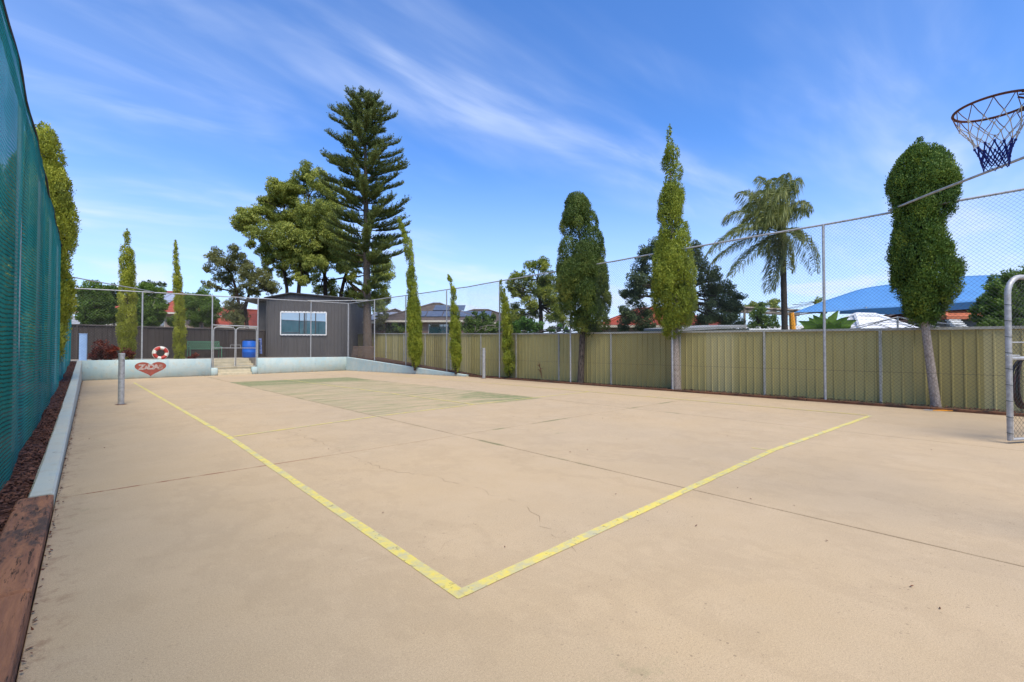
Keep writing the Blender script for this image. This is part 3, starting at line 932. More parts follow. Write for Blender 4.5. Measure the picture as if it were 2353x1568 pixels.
# double gate
gt = thing('double_gate', 'pair of grey pipe gates with rounded top corners over the steps', 'gate', ((gx0[0] + gx1[0]) / 2, (gx0[1] + gx1[1]) / 2, .44))
ga, gb = Vector(gx0[:2]), Vector(gx1[:2])
gu = (gb - ga).normalized()
Lg = (gb - ga).length
rail(gt, [(*ga, 2.60), (*gb, 2.60)], .03, 'lintel_rail', sag=0)
def leaf_frame(s0, s1, z0, z1, rr=.16):
    q = [(s0, z0), (s0, z1 - rr)]
    for k in range(1, 5):
        a = math.pi / 2 * k / 5
        q.append((s0 + rr - rr * math.cos(a), z1 - rr + rr * math.sin(a)))
    q += [(s0 + rr, z1), (s1 - rr, z1)]
    for k in range(1, 5):
        a = math.pi / 2 * k / 5
        q.append((s1 - rr + rr * math.sin(a), z1 - rr + rr * math.cos(a)))
    q += [(s1, z1 - rr), (s1, z0)]
    return q
for k in range(2):
    s0, s1 = (.07, Lg / 2 - .025) if k == 0 else (Lg / 2 + .025, Lg - .07)
    P_ = leaf_frame(s0, s1, .46, 2.50)
    fo = smooth_by_angle(MB().tube([(*(ga + gu * s), z) for s, z in P_], .024, 8, closed=True).build('gate_leaf', M['galv'], gt), 60)
    MB().tube([(*(ga + gu * s0), 1.42), (*(ga + gu * s1), 1.42)], .018, 6).build('mid_rail', M['galv'], fo)
    e, dr = (s1, -1) if k == 0 else (s0, 1)
    MB().tube([(*(ga + gu * e), 1.45), (*(ga + gu * e), 1.58), (*(ga + gu * (e + dr * .22)), 1.58), (*(ga + gu * (e + dr * .22)), 1.45)], .012, 6).build('latch_handle', M['galv'], fo)
    mw = MB(); wire_mesh(mw, ga + gu * s0, ga + gu * s1, .47, 2.49, .47, 2.49, .12, .0013)
    o = mw.build('wire_mesh', M['wire_lt'], fo); o['kind'] = 'stuff'

# left fence with teal shade cloth
LF = -.60
lf = thing('shade_cloth_fence', 'tall fence wrapped in teal green shade cloth along the left side', 'fence', (LF, 10, 0))
LZ = lambda y: 4.42 - .018 * max(0, y)
n, m = 330, 30
yv = np.linspace(-3.0, 27.0, n); tv = np.linspace(0, 1, m)
YY, TT = np.meshgrid(yv, tv, indexing='ij')
zb = np.array([ktop(v) - .02 for v in yv])[:, None]; zt = np.array([LZ(v) for v in yv])[:, None]
ph = np.sin(YY * 3.1) * .5 + np.sin(YY * 7.7 + 1.3) * .3 + np.sin(YY * 1.3 + TT * 2.2) * .5
bel = np.sin(np.clip(TT, 0, 1) * math.pi)
XX = LF + .035 + (.030 * ph + .03 * np.sin(YY * 2 * math.pi / 3.0)) * (.35 + .65 * bel)
ZZ = zb + (zt - zb) * TT + .012 * np.sin(YY * 5) * TT + np.where(TT > .99, -.03 * np.abs(np.sin(YY * math.pi / 1.1)), 0)
V = np.stack([XX, YY, ZZ], -1).reshape(-1, 3)
fs = [(i * m + j, (i + 1) * m + j, (i + 1) * m + j + 1, i * m + j + 1) for i in range(n - 1) for j in range(m - 1)]
co = smooth_by_angle(MB().add(V.tolist(), fs).build('shade_cloth', M['cloth'], lf), 80)
for y in (-1.0, 1.95, 4.95, 7.95, 10.95, 13.95, 16.95, 19.95, 22.95, 26.9):
    post(lf, LF - .03, y, ktop(y) - .2, LZ(y) + .01, .026)
rail(lf, [(LF - .02, -3, LZ(-3)), (LF - .02, 27.0, LZ(27))], .024)
hem = [(LF + .03 + .01 * math.sin(y * 3), y, LZ(y) - .015) for y in np.linspace(-3, 27, 90)]
MB().tube(hem, .017, 5).build('cloth_hem', simple('dark_hem', (.05, .05, .045), (.03, .03, .03), 8, .9), lf)
bp = thing('painted_panel', 'pale blue painted panel standing at the far end of the green cloth fence', 'panel', (-.45, 27.4, WT))
c0 = at(191, 800, 20.4)
rot = -HD
MB().box((c0.x, c0.y, 1.42), (.34, .05, 1.2), rot, bev=.01).build('board', M['paleblue'], bp)
MB().box((c0.x, c0.y, 2.035), (.36, .07, .03), rot, bev=.008).build('cap', M['paleblue'], bp)

# colorbond style steel fences
def sheet_fence(root, line, pxs, top, base, mat, postmat, capmat, period=.2, side=1, postw=.05):
    pts = [on_line(px, *line) for px in pxs] if pxs else line
    for (a, b) in zip(pts[:-1], pts[1:]):
        a2, b2 = Vector(a[:2]), Vector(b[:2])
        u = (b2 - a2).normalized()
        za, zb_ = top(a2), top(b2)
        ba, bb = base(a2), base(b2)
        L_ = (b2 - a2).length - .06
        for k in range(3):
            t0, t1 = (.03 + L_ * k / 3) / (L_ + .06), (.03 + L_ * (k + 1) / 3) / (L_ + .06)
            mt = mat if mat != 'olive' else random.choice(('olive', 'olive', 'olive', 'olive_b', 'olive_c'))
            o_ = Vector((u.y, -u.x)) * side * (.003 * (k % 2))
            MB().ribbed(a2.lerp(b2, t0) + o_, a2.lerp(b2, t1 + (.02 / L_ if k < 2 else 0)) + o_, ba + (bb - ba) * t0, za - .03 + (zb_ - za) * t0, ba + (bb - ba) * t1, za - .03 + (zb_ - za) * t1, period, .036, .022, side=side).build('sheet', M[mt], root)
        c = (a2 + b2) / 2
        L = (b2 - a2).length
        P = []
        nn = Vector((u.y, -u.x)) * side
        for p, z in ((a2, za), (b2, zb_)):
            for o, dz in ((-.03, -.04), (.055, -.04), (.055, .02), (-.03, .02)):
                e = p + nn * o
                P.append((e.x, e.y, z + dz))
        MB().add(P, [(0, 1, 5, 4), (1, 2, 6, 5), (2, 3, 7, 6), (3, 0, 4, 7), (0, 3, 2, 1), (4, 5, 6, 7)]).build('top_cap', M[capmat], root)
    for p in pts:
        p2 = Vector(p[:2])
        u = (Vector(pts[-1][:2]) - Vector(pts[0][:2])).normalized()
        nn = Vector((u.y, -u.x)) * side
        c = p2 + nn * .018
        MB().box((c.x, c.y, (base(p2) + top(p2)) / 2 - .01), (postw, .085, top(p2) - base(p2)), math.atan2(u.y, u.x), bev=.006).build('post', M[postmat], root)
OL0, OL1 = (14.42, -6), (14.42, 40)
of = thing('steel_sheet_fence', 'olive green ribbed steel fence with grey posts along the right boundary', 'fence', (14.42, 12, 0))
def otop(p):
    px_top = 764.
    return 1.82 + max(0, p.y) * .0155 + max(0, p.y - 14) * .0105
def obase(p): return -.08 if p.y < 18 else -.08 + (p.y - 18) * .03
oxs = [888, 929, 978, 1037, 1106, 1187, 1285, 1405, 1563, 1757, 2023]
opts = [on_line(px, OL0, OL1) for px in oxs]
opts = [(14.42, 38.2), (14.42, 35.4)] + [(p[0], p[1]) for p in opts] + [(14.42, -.55), (14.42, -2.9), (14.42, -5.3)]
sheet_fence(of, opts, None, otop, obase, 'olive', 'fencepost', 'fencepost', .205, side=-1 if False else 1)
# brown fence at the back of the yard
bf = thing('steel_sheet_fence', 'dark brown ribbed steel fence behind the bench and tall cypresses', 'fence', (4, 32, WT))
BF0, BF1 = Vector((-2.6, 30.9)), Vector((12.6, 33.2))
nb = 7
bpts = [tuple(BF0.lerp(BF1, i / nb)) for i in range(nb + 1)]
sheet_fence(bf, bpts, None, lambda p: 2.58, lambda p: WT - .05, 'brownsheet', 'brownsheet', 'browncap', .2, side=1)

# ------------------------------------------------------------------ small posts on the court
for (px, py, ptop, lab) in ((278, 930, 812, 'stubby grey steel net post near the green cloth fence'), (1112, 870, 800, 'stubby grey steel net post near the end of the blue wing wall')):
    p = gnd(px, py)
    zt = z_at(px, ptop, p.x, p.y)
    t_ = thing('net_post', lab, 'post', (p.x, p.y, 0), 'net posts on the court')
    r = .062 if px < 600 else .075
    mb = MB().lathe([(r, 0), (r, zt - .05), (r * .98, zt - .05), (r * 1.06, zt - .045), (r * 1.06, zt - .008), (r * .9, zt), (.001, zt)], (p.x, p.y, 0), 16)
    smooth_by_angle(mb.build('pipe', M['galv'], t_), 40)
    MB().lathe([(r * 1.9, .0035), (r * 1.5, .006), (r, .009)], (p.x, p.y, 0), 14).build('base_collar', M['rust'], t_)
    MB().tube([(p.x + .05, p.y - .09, zt * .88), (p.x - .02, p.y + .02, zt * .88)], .012, 6).build('bolt', M['galv'], t_)

# ------------------------------------------------------------------ basketball hoop (backboard and pole out of frame)
hc = Vector((5.05, .035, 3.20)); HR = .2285
hp = thing('basketball_hoop', 'rusty basketball ring with blue and white net at the top right', 'hoop', (hc.x, -.75, 0))
ring = [(hc.x + HR * math.cos(a), hc.y + HR * math.sin(a), hc.z) for a in np.linspace(0, 2 * math.pi, 48, endpoint=False)]
ro = smooth_by_angle(MB().tube(ring, .0095, 8, closed=True).build('ring', M['rust'], hp), 60)
MB().tube([(hc.x + HR * math.cos(a) * .97, hc.y + HR * math.sin(a) * .97, hc.z - .024) for a in np.linspace(R(215), R(325), 14)], .006, 6).build('ring_bracket', M['rust'], ro)
for sx in (-1, 1):
    MB().tube([(hc.x + sx * .19, hc.y - .14, hc.z - .012), (hc.x + sx * .10, -.33, hc.z - .012)], .008, 6).build('ring_arm', M['rust'], ro)
    MB().tube([(hc.x + sx * .13, hc.y - .12, hc.z - .02), (hc.x + sx * .08, -.33, hc.z - .16)], .007, 6).build('ring_arm', M['rust'], ro)
MB().box((hc.x, -.345, hc.z - .06), (.3, .02, .26), bev=.004).build('mount_plate', M['rust'], hp)
MB().box((hc.x, -.38, hc.z + .32), (1.1, .04, .80), bev=.01).build('backboard', M['white'], hp)
post(hp, hc.x, -.75, 0, hc.z + .3, .06, name='pole')
MB().tube([(hc.x, -.75, hc.z + .2), (hc.x, -.40, hc.z + .3)], .03, 8).build('arm', M['galv'], hp)
# net: six rows of diamonds narrowing towards the bottom
NL, NR = 12, 7
prof = [(HR, 0), (.198, -.105), (.158, -.175), (.126, -.235), (.103, -.290), (.088, -.340), (.079, -.390), (.074, -.430)]
def npt(row, k):
    r, z = prof[row]
    a = 2 * math.pi * (k + (.5 if row % 2 else 0)) / NL
    jr = .006 * math.sin(k * 2.3 + row * 1.7)
    return Vector((hc.x + (r + jr) * math.cos(a) + .02 * (row / 7), hc.y + (r + jr) * math.sin(a), hc.z + z + .008 * math.sin(k * 1.9 + row)))
for row in range(NR):
    mb = MB()
    for k in range(NL):
        a = npt(row, k)
        for kk in ((k, k - 1) if row % 2 == 0 else (k, k + 1)):
            b = npt(row + 1, kk)
            mid = (a + b) / 2 - Vector((0, 0, .006))
            rr = .0030 if row < 4 else .0046
            mb.tube([a, mid, b], rr, 5)
        if row >= 1:
            s_ = .0075 if row < 4 else .009
            mb.box(a, (s_ * 1.6, s_ * 1.6, s_ * 2.2), k, bev=.003)
    mb.build('net_row', M['netrust'] if row < 1 else (M['netwhite'] if row < 4 else M['netblue']), hp)
mb = MB()
for k in range(NL):
    if k in (2, 7): continue
    a, b = npt(NR, k), npt(NR, k + 1)
    mb.tube([a, (a + b) / 2 - Vector((0, 0, .035)), b], .0035, 5)
mb.build('net_loops', M['netblue'], hp)['kind'] = 'stuff'

# ------------------------------------------------------------------ open gate at the right edge
gp = Vector((9.69, -.03)); gh = Vector((10.9, -.72))
gg = thing('pipe_gate', 'grey pipe gate with dark wire mesh standing open at the right edge', 'gate', (gh.x, gh.y, 0))
gu2 = (gh - gp).normalized(); GL = (gh - gp).length - .06
q = leaf_frame(0, GL, .06, 2.40, .26)
fo = smooth_by_angle(MB().tube([(*(gp + gu2 * s), z) for s, z in q], .036, 10, closed=True).build('frame', M['galv'], gg), 60)
MB().tube([(*(gp + gu2 * .03), 1.22), (*(gp + gu2 * GL), 1.22)], .028, 8).build('mid_rail', M['galv'], gg)
MB().tube([(*(gp + gu2 * .03), 1.45), (*(gp + gu2 * .6), 1.45)], .010, 6).build('latch_rod', M['galv'], gg)
MB().tube([(*(gp - gu2 * .05), 1.26), (*(gp + gu2 * .2), 1.26), (*(gp + gu2 * .22), 1.235)], .012, 6).build('latch', M['galv'], gg)
mw = MB(); wire_mesh(mw, gp + gu2 * .03, gp + gu2 * GL, .07, 2.38, .07, 2.38, .075, .0019)
o = mw.build('wire_mesh', M['wire'], gg); o['kind'] = 'stuff'
for z in np.arange(.15, 2.2, .23):
    MB().tube([(gp.x + .037 * math.cos(a), gp.y + .037 * math.sin(a), z + .006 * math.sin(a)) for a in np.linspace(0, 2 * math.pi, 10, endpoint=False)], .004, 4, closed=True).build('tie_wire', M['wire'], gg)
hs_ = thing('coiled_hose', 'dark maroon hose coil hanging on the open pipe gate', 'hose', (*(gp + gu2 * .38), .7))
hc2 = gp + gu2 * .46 + Vector((-gu2.y, gu2.x)) * .06
for k in range(7):
    rr, dz = .30 + random.uniform(-.03, .03), random.uniform(-.03, .02)
    off = random.uniform(-.04, .05)
    P_ = [(*(hc2 + gu2 * (rr * .75 * math.cos(a) + .02 * math.sin(3 * a + k)) + Vector((-gu2.y, gu2.x)) * off), .86 + dz + rr * 1.2 * math.sin(a)) for a in np.linspace(0, 2 * math.pi, 26, endpoint=False)]
    MB().tube(P_, .014, 6, closed=True).build('hose_loop', M['hose'] if k % 3 else M['binblack'], hs_)

# ------------------------------------------------------------------ shed
SB = at(803, 800, 30.2); sh_h = R(123)
su = Vector((math.sin(sh_h), math.cos(sh_h))); sv = Vector((math.sin(R(33)), math.cos(R(33))))
SBp = Vector((SB.x, SB.y)); SA = SBp - su * 5.06
shed = thing('shed', 'charcoal ribbed steel shed with a wide reflecting window', 'shed', ((SA.x + SBp.x) / 2, (SA.y + SBp.y) / 2, WT))
zA, zP, zB, sP = 4.62, 4.93, 4.66, 1.42
def sz(s): return zA + (zP - zA) * s / sP if s < sP else zP + (zB - zP) * (s - sP) / (5.06 - sP)
# front wall: ribbed strips with the gable top, one sheet each
s = 0.
while s < 5.05:
    e = min(s + .651, 5.06)
    brk = [s, e] if not (s < sP < e) else [s, sP, e]
    mb = MB()
    for a, b in zip(brk[:-1], brk[1:]):
        mb.ribbed(SA + su * a, SA + su * b, WT - .03, sz(a) - .02, WT - .03, sz(b) - .02, .217, .06, .028, side=1)
    mb.build('wall_sheet', M['shedsheet'], shed)
    s = e
for (a, b) in ((SBp, SBp + sv * 6.0), (SA + sv * 6.0, SA)):
    mb = MB().ribbed(a, b, WT - .03, zB - .05, WT - .03, zB - .05, .217, .06, .028, side=1)
    mb.build('wall_sheet', M['shedsheet'], shed)
for s in (0., 5.06):
    p = SA + su * s - sv * .02
    MB().box((p.x, p.y, (WT + sz(s)) / 2), (.09, .09, sz(s) - WT), math.atan2(su.y, su.x), bev=.006).build('corner_trim', M['shedtrim'], shed)
# roof: two slopes with a small overhang, and a lean-to on the left
def slab_roof(pts, th, name, mat, parent):
    mb = MB()
    n = len(pts)
    mb.add([(p[0], p[1], p[2]) for p in pts] + [(p[0], p[1], p[2] + th) for p in pts], [tuple(range(n - 1, -1, -1)), tuple(range(n, 2 * n))] + [(i, (i + 1) % n, n + (i + 1) % n, n + i) for i in range(n)])
    return mb.build(name, mat, parent)
def sp(s, t, z): p = SA + su * s + sv * t; return (p.x, p.y, z)
slab_roof([sp(sP, -.15, zP), sp(5.25, -.15, zB - .03), sp(5.25, 6.1, zB - .03), sp(sP, 6.1, zP)], .06, 'roof', M['shedtrim'], shed)
slab_roof([sp(-.12, -.15, zA - .04), sp(sP - .004, -.15, zP), sp(sP - .004, 6.1, zP), sp(-.12, 6.1, zA - .04)], .06, 'roof', M['shedtrim'], shed)
slab_roof([sp(-1.55, -.35, zA - .16), sp(-.13, -.16, zA - .04), sp(-.13, 4, zA - .04), sp(-1.55, 4, zA - .16)], .05, 'lean_to_roof', M['shedtrim'], shed)
MB().ribbed(SA + su * -.75 + sv * .55, SA + su * -.02 + sv * .55, WT - .03, zA - .12, WT - .03, zA - .08, .4, .06, .01, side=1).build('recessed_wall', M['shedtrim'], shed)
MB().tube([sp(sP, -.18, zP + .07), sp(5.28, -.18, zB + .04)], .035, 6).build('barge_flashing', M['shedtrim'], shed)
MB().tube([sp(-.15, -.18, zA + .03), sp(sP, -.18, zP + .07)], .035, 6).build('barge_flashing', M['shedtrim'], shed)
# window
def sx_of(px):
    x, y, t = on_line(px, SA, SBp)
    return t * 5.06
w0, w1 = sx_of(644), sx_of(751); wz0, wz1 = 2.27, 3.77
win = MB()
for (a, b, z0, z1) in ((w0, w1, wz1 - .06, wz1), (w0, w1, wz0, wz0 + .06), (w0, w0 + .06, wz0 + .06, wz1 - .06), (w1 - .06, w1, wz0 + .06, wz1 - .06)):
    p = SA + su * (a + b) / 2 - sv * .055
    win.box((p.x, p.y, (z0 + z1) / 2), (b - a, .07, z1 - z0), math.atan2(su.y, su.x))
wo = win.build('window', M['white'], shed)
for zt in (wz1 + .02, wz0 - .02):
    k = 0
    s = w0 + .05
    while s < w1 - .1:
        p = SA + su * (s + .075) - sv * .05
        MB().box((p.x, p.y, zt), (.15, .03, .045), math.atan2(su.y, su.x)).build('flashing_tab', M['white'], wo)
        s += .217
mid = (w0 + w1) / 2 + .03
for k, (a, b, off) in enumerate(((w0 + .06, mid, .045), (mid, w1 - .06, .03))):
    p = SA + su * (a + b) / 2 - sv * off
    th = R(1.2) if k == 0 else R(-.8)
    MB().box((p.x, p.y, (wz0 + wz1) / 2), (b - a, .008, wz1 - wz0 - .12), math.atan2(su.y, su.x) + th).build('pane', mirror, wo)
for s in (mid, (mid + w1) / 2):
    p = SA + su * s - sv * .062
    MB().box((p.x, p.y, (wz0 + wz1) / 2), (.045, .03, wz1 - wz0 - .12), math.atan2(su.y, su.x)).build('mullion', M['shedtrim'], wo)
# towel on the recessed wall
tp = at(597, 795, 28.6)
tw = MB()
P = []
for i in range(9):
    z = z_at(597, 778, tp.x, tp.y) - i * .12
    for j in range(6):
        a = j / 5 - .5
        P.append((tp.x + math.cos(HD) * a * (.16 + .02 * i) , tp.y - math.sin(HD) * a * (.16 + .02 * i) + .03 * math.sin(j * 2.1 + i * .4), z))
tw.add(P, [(6 * i + j, 6 * i + 6 + j, 6 * i + 7 + j, 6 * i + 1 + j) for i in range(8) for j in range(5)])
to = tw.build('towel', M['towel'])
tsol = to.modifiers.new('thick', 'SOLIDIFY'); tsol.thickness = .02
tag(to, 'small blue and white towel hanging beside the shed corner', 'towel')

# lifebuoy leaning on the mesh on top of the wall
lb = on_line(368.5, FF0, FF1)
r_maj = 16.2 / F * (lb[0] * math.sin(HD) + lb[1] * math.cos(HD)) * .70
lbc = Vector((lb[0], lb[1] - .09, WT + r_maj + .065))
buoy = thing('lifebuoy', 'red and white ring lifebuoy standing on the blue wall above the heart', 'lifebuoy', (lbc.x, lbc.y, WT))
for k in range(8):
    a0, a1 = 2 * math.pi * k / 8 + .15, 2 * math.pi * (k + 1) / 8 + .15
    red = k % 2 == 0
    wdt = .07 if red else -.07
    P_ = [lbc + Vector((WU.x * math.cos(a) * r_maj, WU.y * math.cos(a) * r_maj, math.sin(a) * r_maj)) for a in np.linspace(a0 - wdt, a1 + wdt, 9)]
    smooth_by_angle(MB().tube(P_, .078 if red else .075, 10).build('red_band' if red else 'white_band', M['buoyred'] if red else M['buoywhite'], buoy), 60)
MB().tube([lbc + Vector((WU.x * math.cos(a) * (r_maj + .085), WU.y * math.cos(a) * (r_maj + .085), math.sin(a) * (r_maj + .085))) for a in np.linspace(0, 2 * math.pi, 40, endpoint=False)], .009, 5, closed=True).build('grab_rope', M['buoywhite'], buoy)

# bench behind the wall
def bench():
    c = at(471, 820, 26.2); z0 = WT
    r = thing('garden_bench', 'green metal garden bench with lattice back beside the gate', 'bench', (c.x, c.y, z0))
    ax = Vector((math.cos(HD * .25), -math.sin(HD * .25) * 0, 0)); ax = Vector((WU.x, WU.y, 0)); ay = Vector((-WU.y, WU.x, 0))
    Lb = 1.55
    def P(x, y, z): return Vector((c.x, c.y, z0)) + ax * x + ay * y + Vector((0, 0, z))
    for k in range(4):
        p = P(0, -.18 + k * .12, .43)
        MB().box(p, (Lb, .09, .03), ang, bev=.006).build('seat_slat', M['binblack'], r)
    bk = MB()
    zt, zb_, yb = .92, .50, .26
    bk.tube([P(-Lb / 2, yb, zt), P(Lb / 2, yb, zt)], .022, 6); bk.tube([P(-Lb / 2, yb, zb_), P(Lb / 2, yb, zb_)], .02, 6)
    x = -Lb / 2
    while x < Lb / 2 - .1:
        bk.tube([P(x, yb, zb_), P(min(x + .21, Lb / 2), yb, zb_ + .42 * min(1, (Lb / 2 - x) / .21))], .018, 4)
        bk.tube([P(x, yb, zt), P(min(x + .21, Lb / 2), yb, zt - .42 * min(1, (Lb / 2 - x) / .21))], .018, 4)
        x += .105
    bk.build('lattice_back', M['benchgreen'], r)
    for s in (-1, 1):
        MB().tube([P(s * Lb / 2, yb, .95), P(s * Lb / 2, yb - .02, .45), P(s * Lb / 2, yb + .06, 0)], .025, 6).build('leg', M['benchgreen'], r)
        MB().tube([P(s * Lb / 2, -.22, 0), P(s * Lb / 2, -.2, .62), P(s * Lb / 2, yb, .66)], .022, 6).build('leg', M['benchgreen'], r)
bench()
# barrel and bin
c = at(572.5, 820, 27.0)
ba = thing('barrel', 'bright blue plastic drum standing behind the gate by the shed', 'barrel', (c.x, c.y, WT))
rb = .36; hb = .95
smooth_by_angle(MB().lathe([(rb * .9, 0), (rb, .04), (rb, .28), (rb * 1.04, .31), (rb * 1.04, .33), (rb, .36), (rb, .60), (rb * 1.04, .63), (rb * 1.04, .65), (rb, .68), (rb, hb - .05), (rb * .93, hb)], (c.x, c.y, WT), 24).build('drum', M['barrel'], ba), 50)
smooth_by_angle(MB().lathe([(rb * .95, hb - .02), (rb * .95, hb + .02), (rb * .8, hb + .03), (.001, hb + .02)], (c.x, c.y, WT), 24).build('lid', M['barrel'], ba), 50)
c = at(580, 820, 28.2)
bi = thing('bin', 'dark plastic bin standing right behind the blue drum', 'bin', (c.x, c.y, WT))
MB().box((c.x, c.y, WT + .5), (.62, .55, 1.0), -HD, bev=.04).build('body', M['binblack'], bi)
MB().box((c.x, c.y, WT + 1.045), (.68, .62, .07), -HD, bev=.03).build('lid', M['binblack'], bi)
# slatted timber panel leaning by the corner
c = at(832, 815, 29.3)
pl = thing('slatted_panel', 'brown slatted timber pallet leaning beside the pine trunk', 'pallet', (c.x, c.y, .8))
pu = Vector((math.cos(HD), -math.sin(HD), 0)); pv = Vector((math.sin(HD), math.cos(HD), 0))
zt, zb_ = z_at(832, 797, c.x, c.y), z_at(832, 829, c.x, c.y) - .05
ns = 12
slat = None
for k in range(ns):
    t = k / (ns - 1)
    p = Vector((c.x, c.y, 0)) + pv * (t * .32) + Vector((0, 0, zb_ + (zt - zb_) * t))
    MB().box(p, (1.5 - .12 * t, .02, (zt - zb_) / ns * .72), -HD, -.25).build('slat', M['pallet'], pl)
for k in (-.62, 0, .62):
    p0 = Vector((c.x, c.y, zb_)) + pu * k + pv * .04; p1 = Vector((c.x, c.y, zt)) + pu * k + pv * .36
    MB().tube([p0, p1], .03, 4).build('batten', M['pallet'], pl)
# pruning shears by the clipped tree
p = gnd(2168, 946)
sh = thing('garden_shears', 'garden shears with orange grips lying by the clipped tree trunk', 'shears', (p.x, p.y, 0))
MB().tube([(p.x - .12, p.y + .16, .02), (p.x - .02, p.y + .03, .02), (p.x + .10, p.y - .14, .02)], .007, 6).build('handle', M['orange'], sh)
MB().tube([(p.x - .08, p.y + .18, .02), (p.x - .02, p.y + .03, .03), (p.x + .16, p.y - .10, .02)], .007, 6).build('handle', M['orange'], sh)
MB().box((p.x - .13, p.y + .20, .018), (.03, .22, .006), R(35)).build('blade', M['galv'], sh)
MB().box((p.x - .09, p.y + .21, .026), (.03, .22, .006), R(20)).build('blade', M['galv'], sh)
# ------------------------------------------------------------------ vegetation builders
def jit_path(pts, j):
    return [Vector(p) + Vector((random.gauss(0, j), random.gauss(0, j), 0)) * (0 < i < len(pts) - 1) for i, p in enumerate(pts)]
def limb(mb, a, b, r0, r1, n=5, bow=.12, sides=6):
    a, b = Vector(a), Vector(b)
    L = (b - a).length
    P = []
    off = Vector((random.gauss(0, 1), random.gauss(0, 1), 0)) * L * bow * .4
    for i in range(n + 1):
        t = i / n
        P.append(a.lerp(b, t) + off * math.sin(t * math.pi) + Vector((0, 0, -1)) * L * bow * .5 * math.sin(t * math.pi) + Vector((random.gauss(0, .01), random.gauss(0, .01), 0)) * L)
    P[0], P[-1] = a, b
    mb.tube(P, [r0 + (r1 - r0) * i / n for i in range(n + 1)], sides, False)

def cypress(label, prof, d, mat, dens=1., csize=.26, leaf=(.056, .030), trunk=None, tmat='B_dark', name='cypress_tree', group=None, flame=1.7, spiky=.35, zmin=None, bumps=.10, lobe=.22):
    prof = sorted(prof)
    csize *= .80
    ys = np.array([p[0] for p in prof], float); xl = np.array([p[1] for p in prof], float); xr = np.array([p[2] for p in prof], float)
    base = at((xl[-1] + xr[-1]) / 2, ys[-1], d)
    tx = trunk[0] if trunk else (xl[-1] + xr[-1]) / 2
    gz = trunk[2] if trunk else base.z
    foot = at(tx, 800, d)
    root = thing(name, label, 'tree', (foot.x, foot.y, gz), group)
    yy = np.linspace(ys[0], ys[-1], 400)
    wd = np.interp(yy, ys, xr) - np.interp(yy, ys, xl)
    p = (wd + 4); p /= p.sum()
    sc_ = d / F
    area = float((wd * sc_).sum() * (yy[1] - yy[0]) * sc_) * 3.1
    nc = int(max(45, area / (csize * csize * flame * 2.35) * dens))
    Y = rng.choice(yy, nc, p=p)
    # clumps: spread evenly in angle with a golden step so no bald patches
    Y = np.sort(Y)
    th = (np.arange(nc) * 2.39996 + rng.normal(0, .5, nc)) % (2 * math.pi)
    P_, A_, N_, T_, LL = [], [], [], [], []
    def axis(y):
        l, r = np.interp(y, ys, xl), np.interp(y, ys, xr)
        c = at((l + r) / 2, y, d)
        tn = ((l + r) / 2 - 1176.5) / F
        return np.array(c), max((r - l) / 2 * sc_ / math.sqrt(1 + tn * tn), .03)
    cone = {}
    for i in range(nc):
        c, r = axis(Y[i])
        rc = min(csize * rng.choice([.6, .85, 1.1, 1.5]) * rng.uniform(.85, 1.15), max(r * .56, .05))
        o = np.array([math.cos(th[i]), math.sin(th[i]), 0])
        r_eff = r * (1.04 - lobe * rng.beta(1.1, 1.6))
        ctr = c + o * max(r_eff - rc * .95, 0)
        nt_ = int(max(14, 105 * (rc / .25) ** 2))
        u = unit(nt_)
        u = u + o * .6 + np.array([0, 0, .2]); u /= np.linalg.norm(u, axis=1, keepdims=True)
        ax = np.array([rc, rc, rc * flame])
        tc_ = ctr + u * ax * rng.uniform(.88, 1.04, (nt_, 1))
        lt = rng.normal(.48, .18)
        tt_ = np.clip(rng.normal(lt, .13, nt_), .05, .95)
        ml = max(4, int(7 * (.075 / leaf[0]) ** 1.3))
        u2 = np.repeat(u, ml, 0); nl = len(u2)
        P_.append(np.repeat(tc_, ml, 0) + rng.normal(0, .032, (nl, 3)) * [1, 1, 1.5])
        A_.append(u2 * .55 + np.array([0, 0, .8]) + rng.normal(0, spiky, (nl, 3)))
        N_.append(u2 + rng.normal(0, .30, (nl, 3)))
        T_.append(np.clip(np.repeat(tt_, ml) + rng.normal(0, .09, nl), 0, 1))
    # inner foliage so the crown is not hollow
    ni = int(area * 160)
    Yi = rng.choice(yy, ni, p=p)
    thi = rng.uniform(0, 2 * math.pi, ni); rf = np.sqrt(rng.uniform(.02, .36, ni))
    l = np.interp(Yi, ys, xl); r = np.interp(Yi, ys, xr)
    ci = np.array([at((a + b) / 2, y_, d) for a, b, y_ in zip(l, r, Yi)])
    tn = ((l + r) / 2 - 1176.5) / F
    ri = np.maximum((r - l) / 2 * sc_ / np.sqrt(1 + tn * tn), .03)
    P_.append(ci + np.c_[np.cos(thi) * rf * ri, np.sin(thi) * rf * ri, rng.normal(0, .05, ni)])
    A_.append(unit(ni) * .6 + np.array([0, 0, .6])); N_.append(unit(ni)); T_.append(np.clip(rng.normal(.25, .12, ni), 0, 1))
    P_, A_, N_, T_ = map(np.concatenate, (P_, A_, N_, T_))
    # keep inside the measured outline
    zt_ = np.array([at(1176.5, v, d).z for v in yy])
    xc_ = np.array([np.array(at((np.interp(v, ys, xl) + np.interp(v, ys, xr)) / 2, v, d)) for v in yy])
    tnv = ((np.interp(yy, ys, xl) + np.interp(yy, ys, xr)) / 2 - 1176.5) / F
    rv_ = wd / 2 * sc_ / np.sqrt(1 + tnv * tnv)
    o_ = np.argsort(zt_)
    zq = P_[:, 2]
    cxq, cyq, rq = np.interp(zq, zt_[o_], xc_[o_, 0]), np.interp(zq, zt_[o_], xc_[o_, 1]), np.interp(zq, zt_[o_], rv_[o_])
    ok = (np.hypot(P_[:, 0] - cxq, P_[:, 1] - cyq) < rq * rng.uniform(1.04, 1.22, len(P_)) + .03) & (zq < zt_.max() + .05)
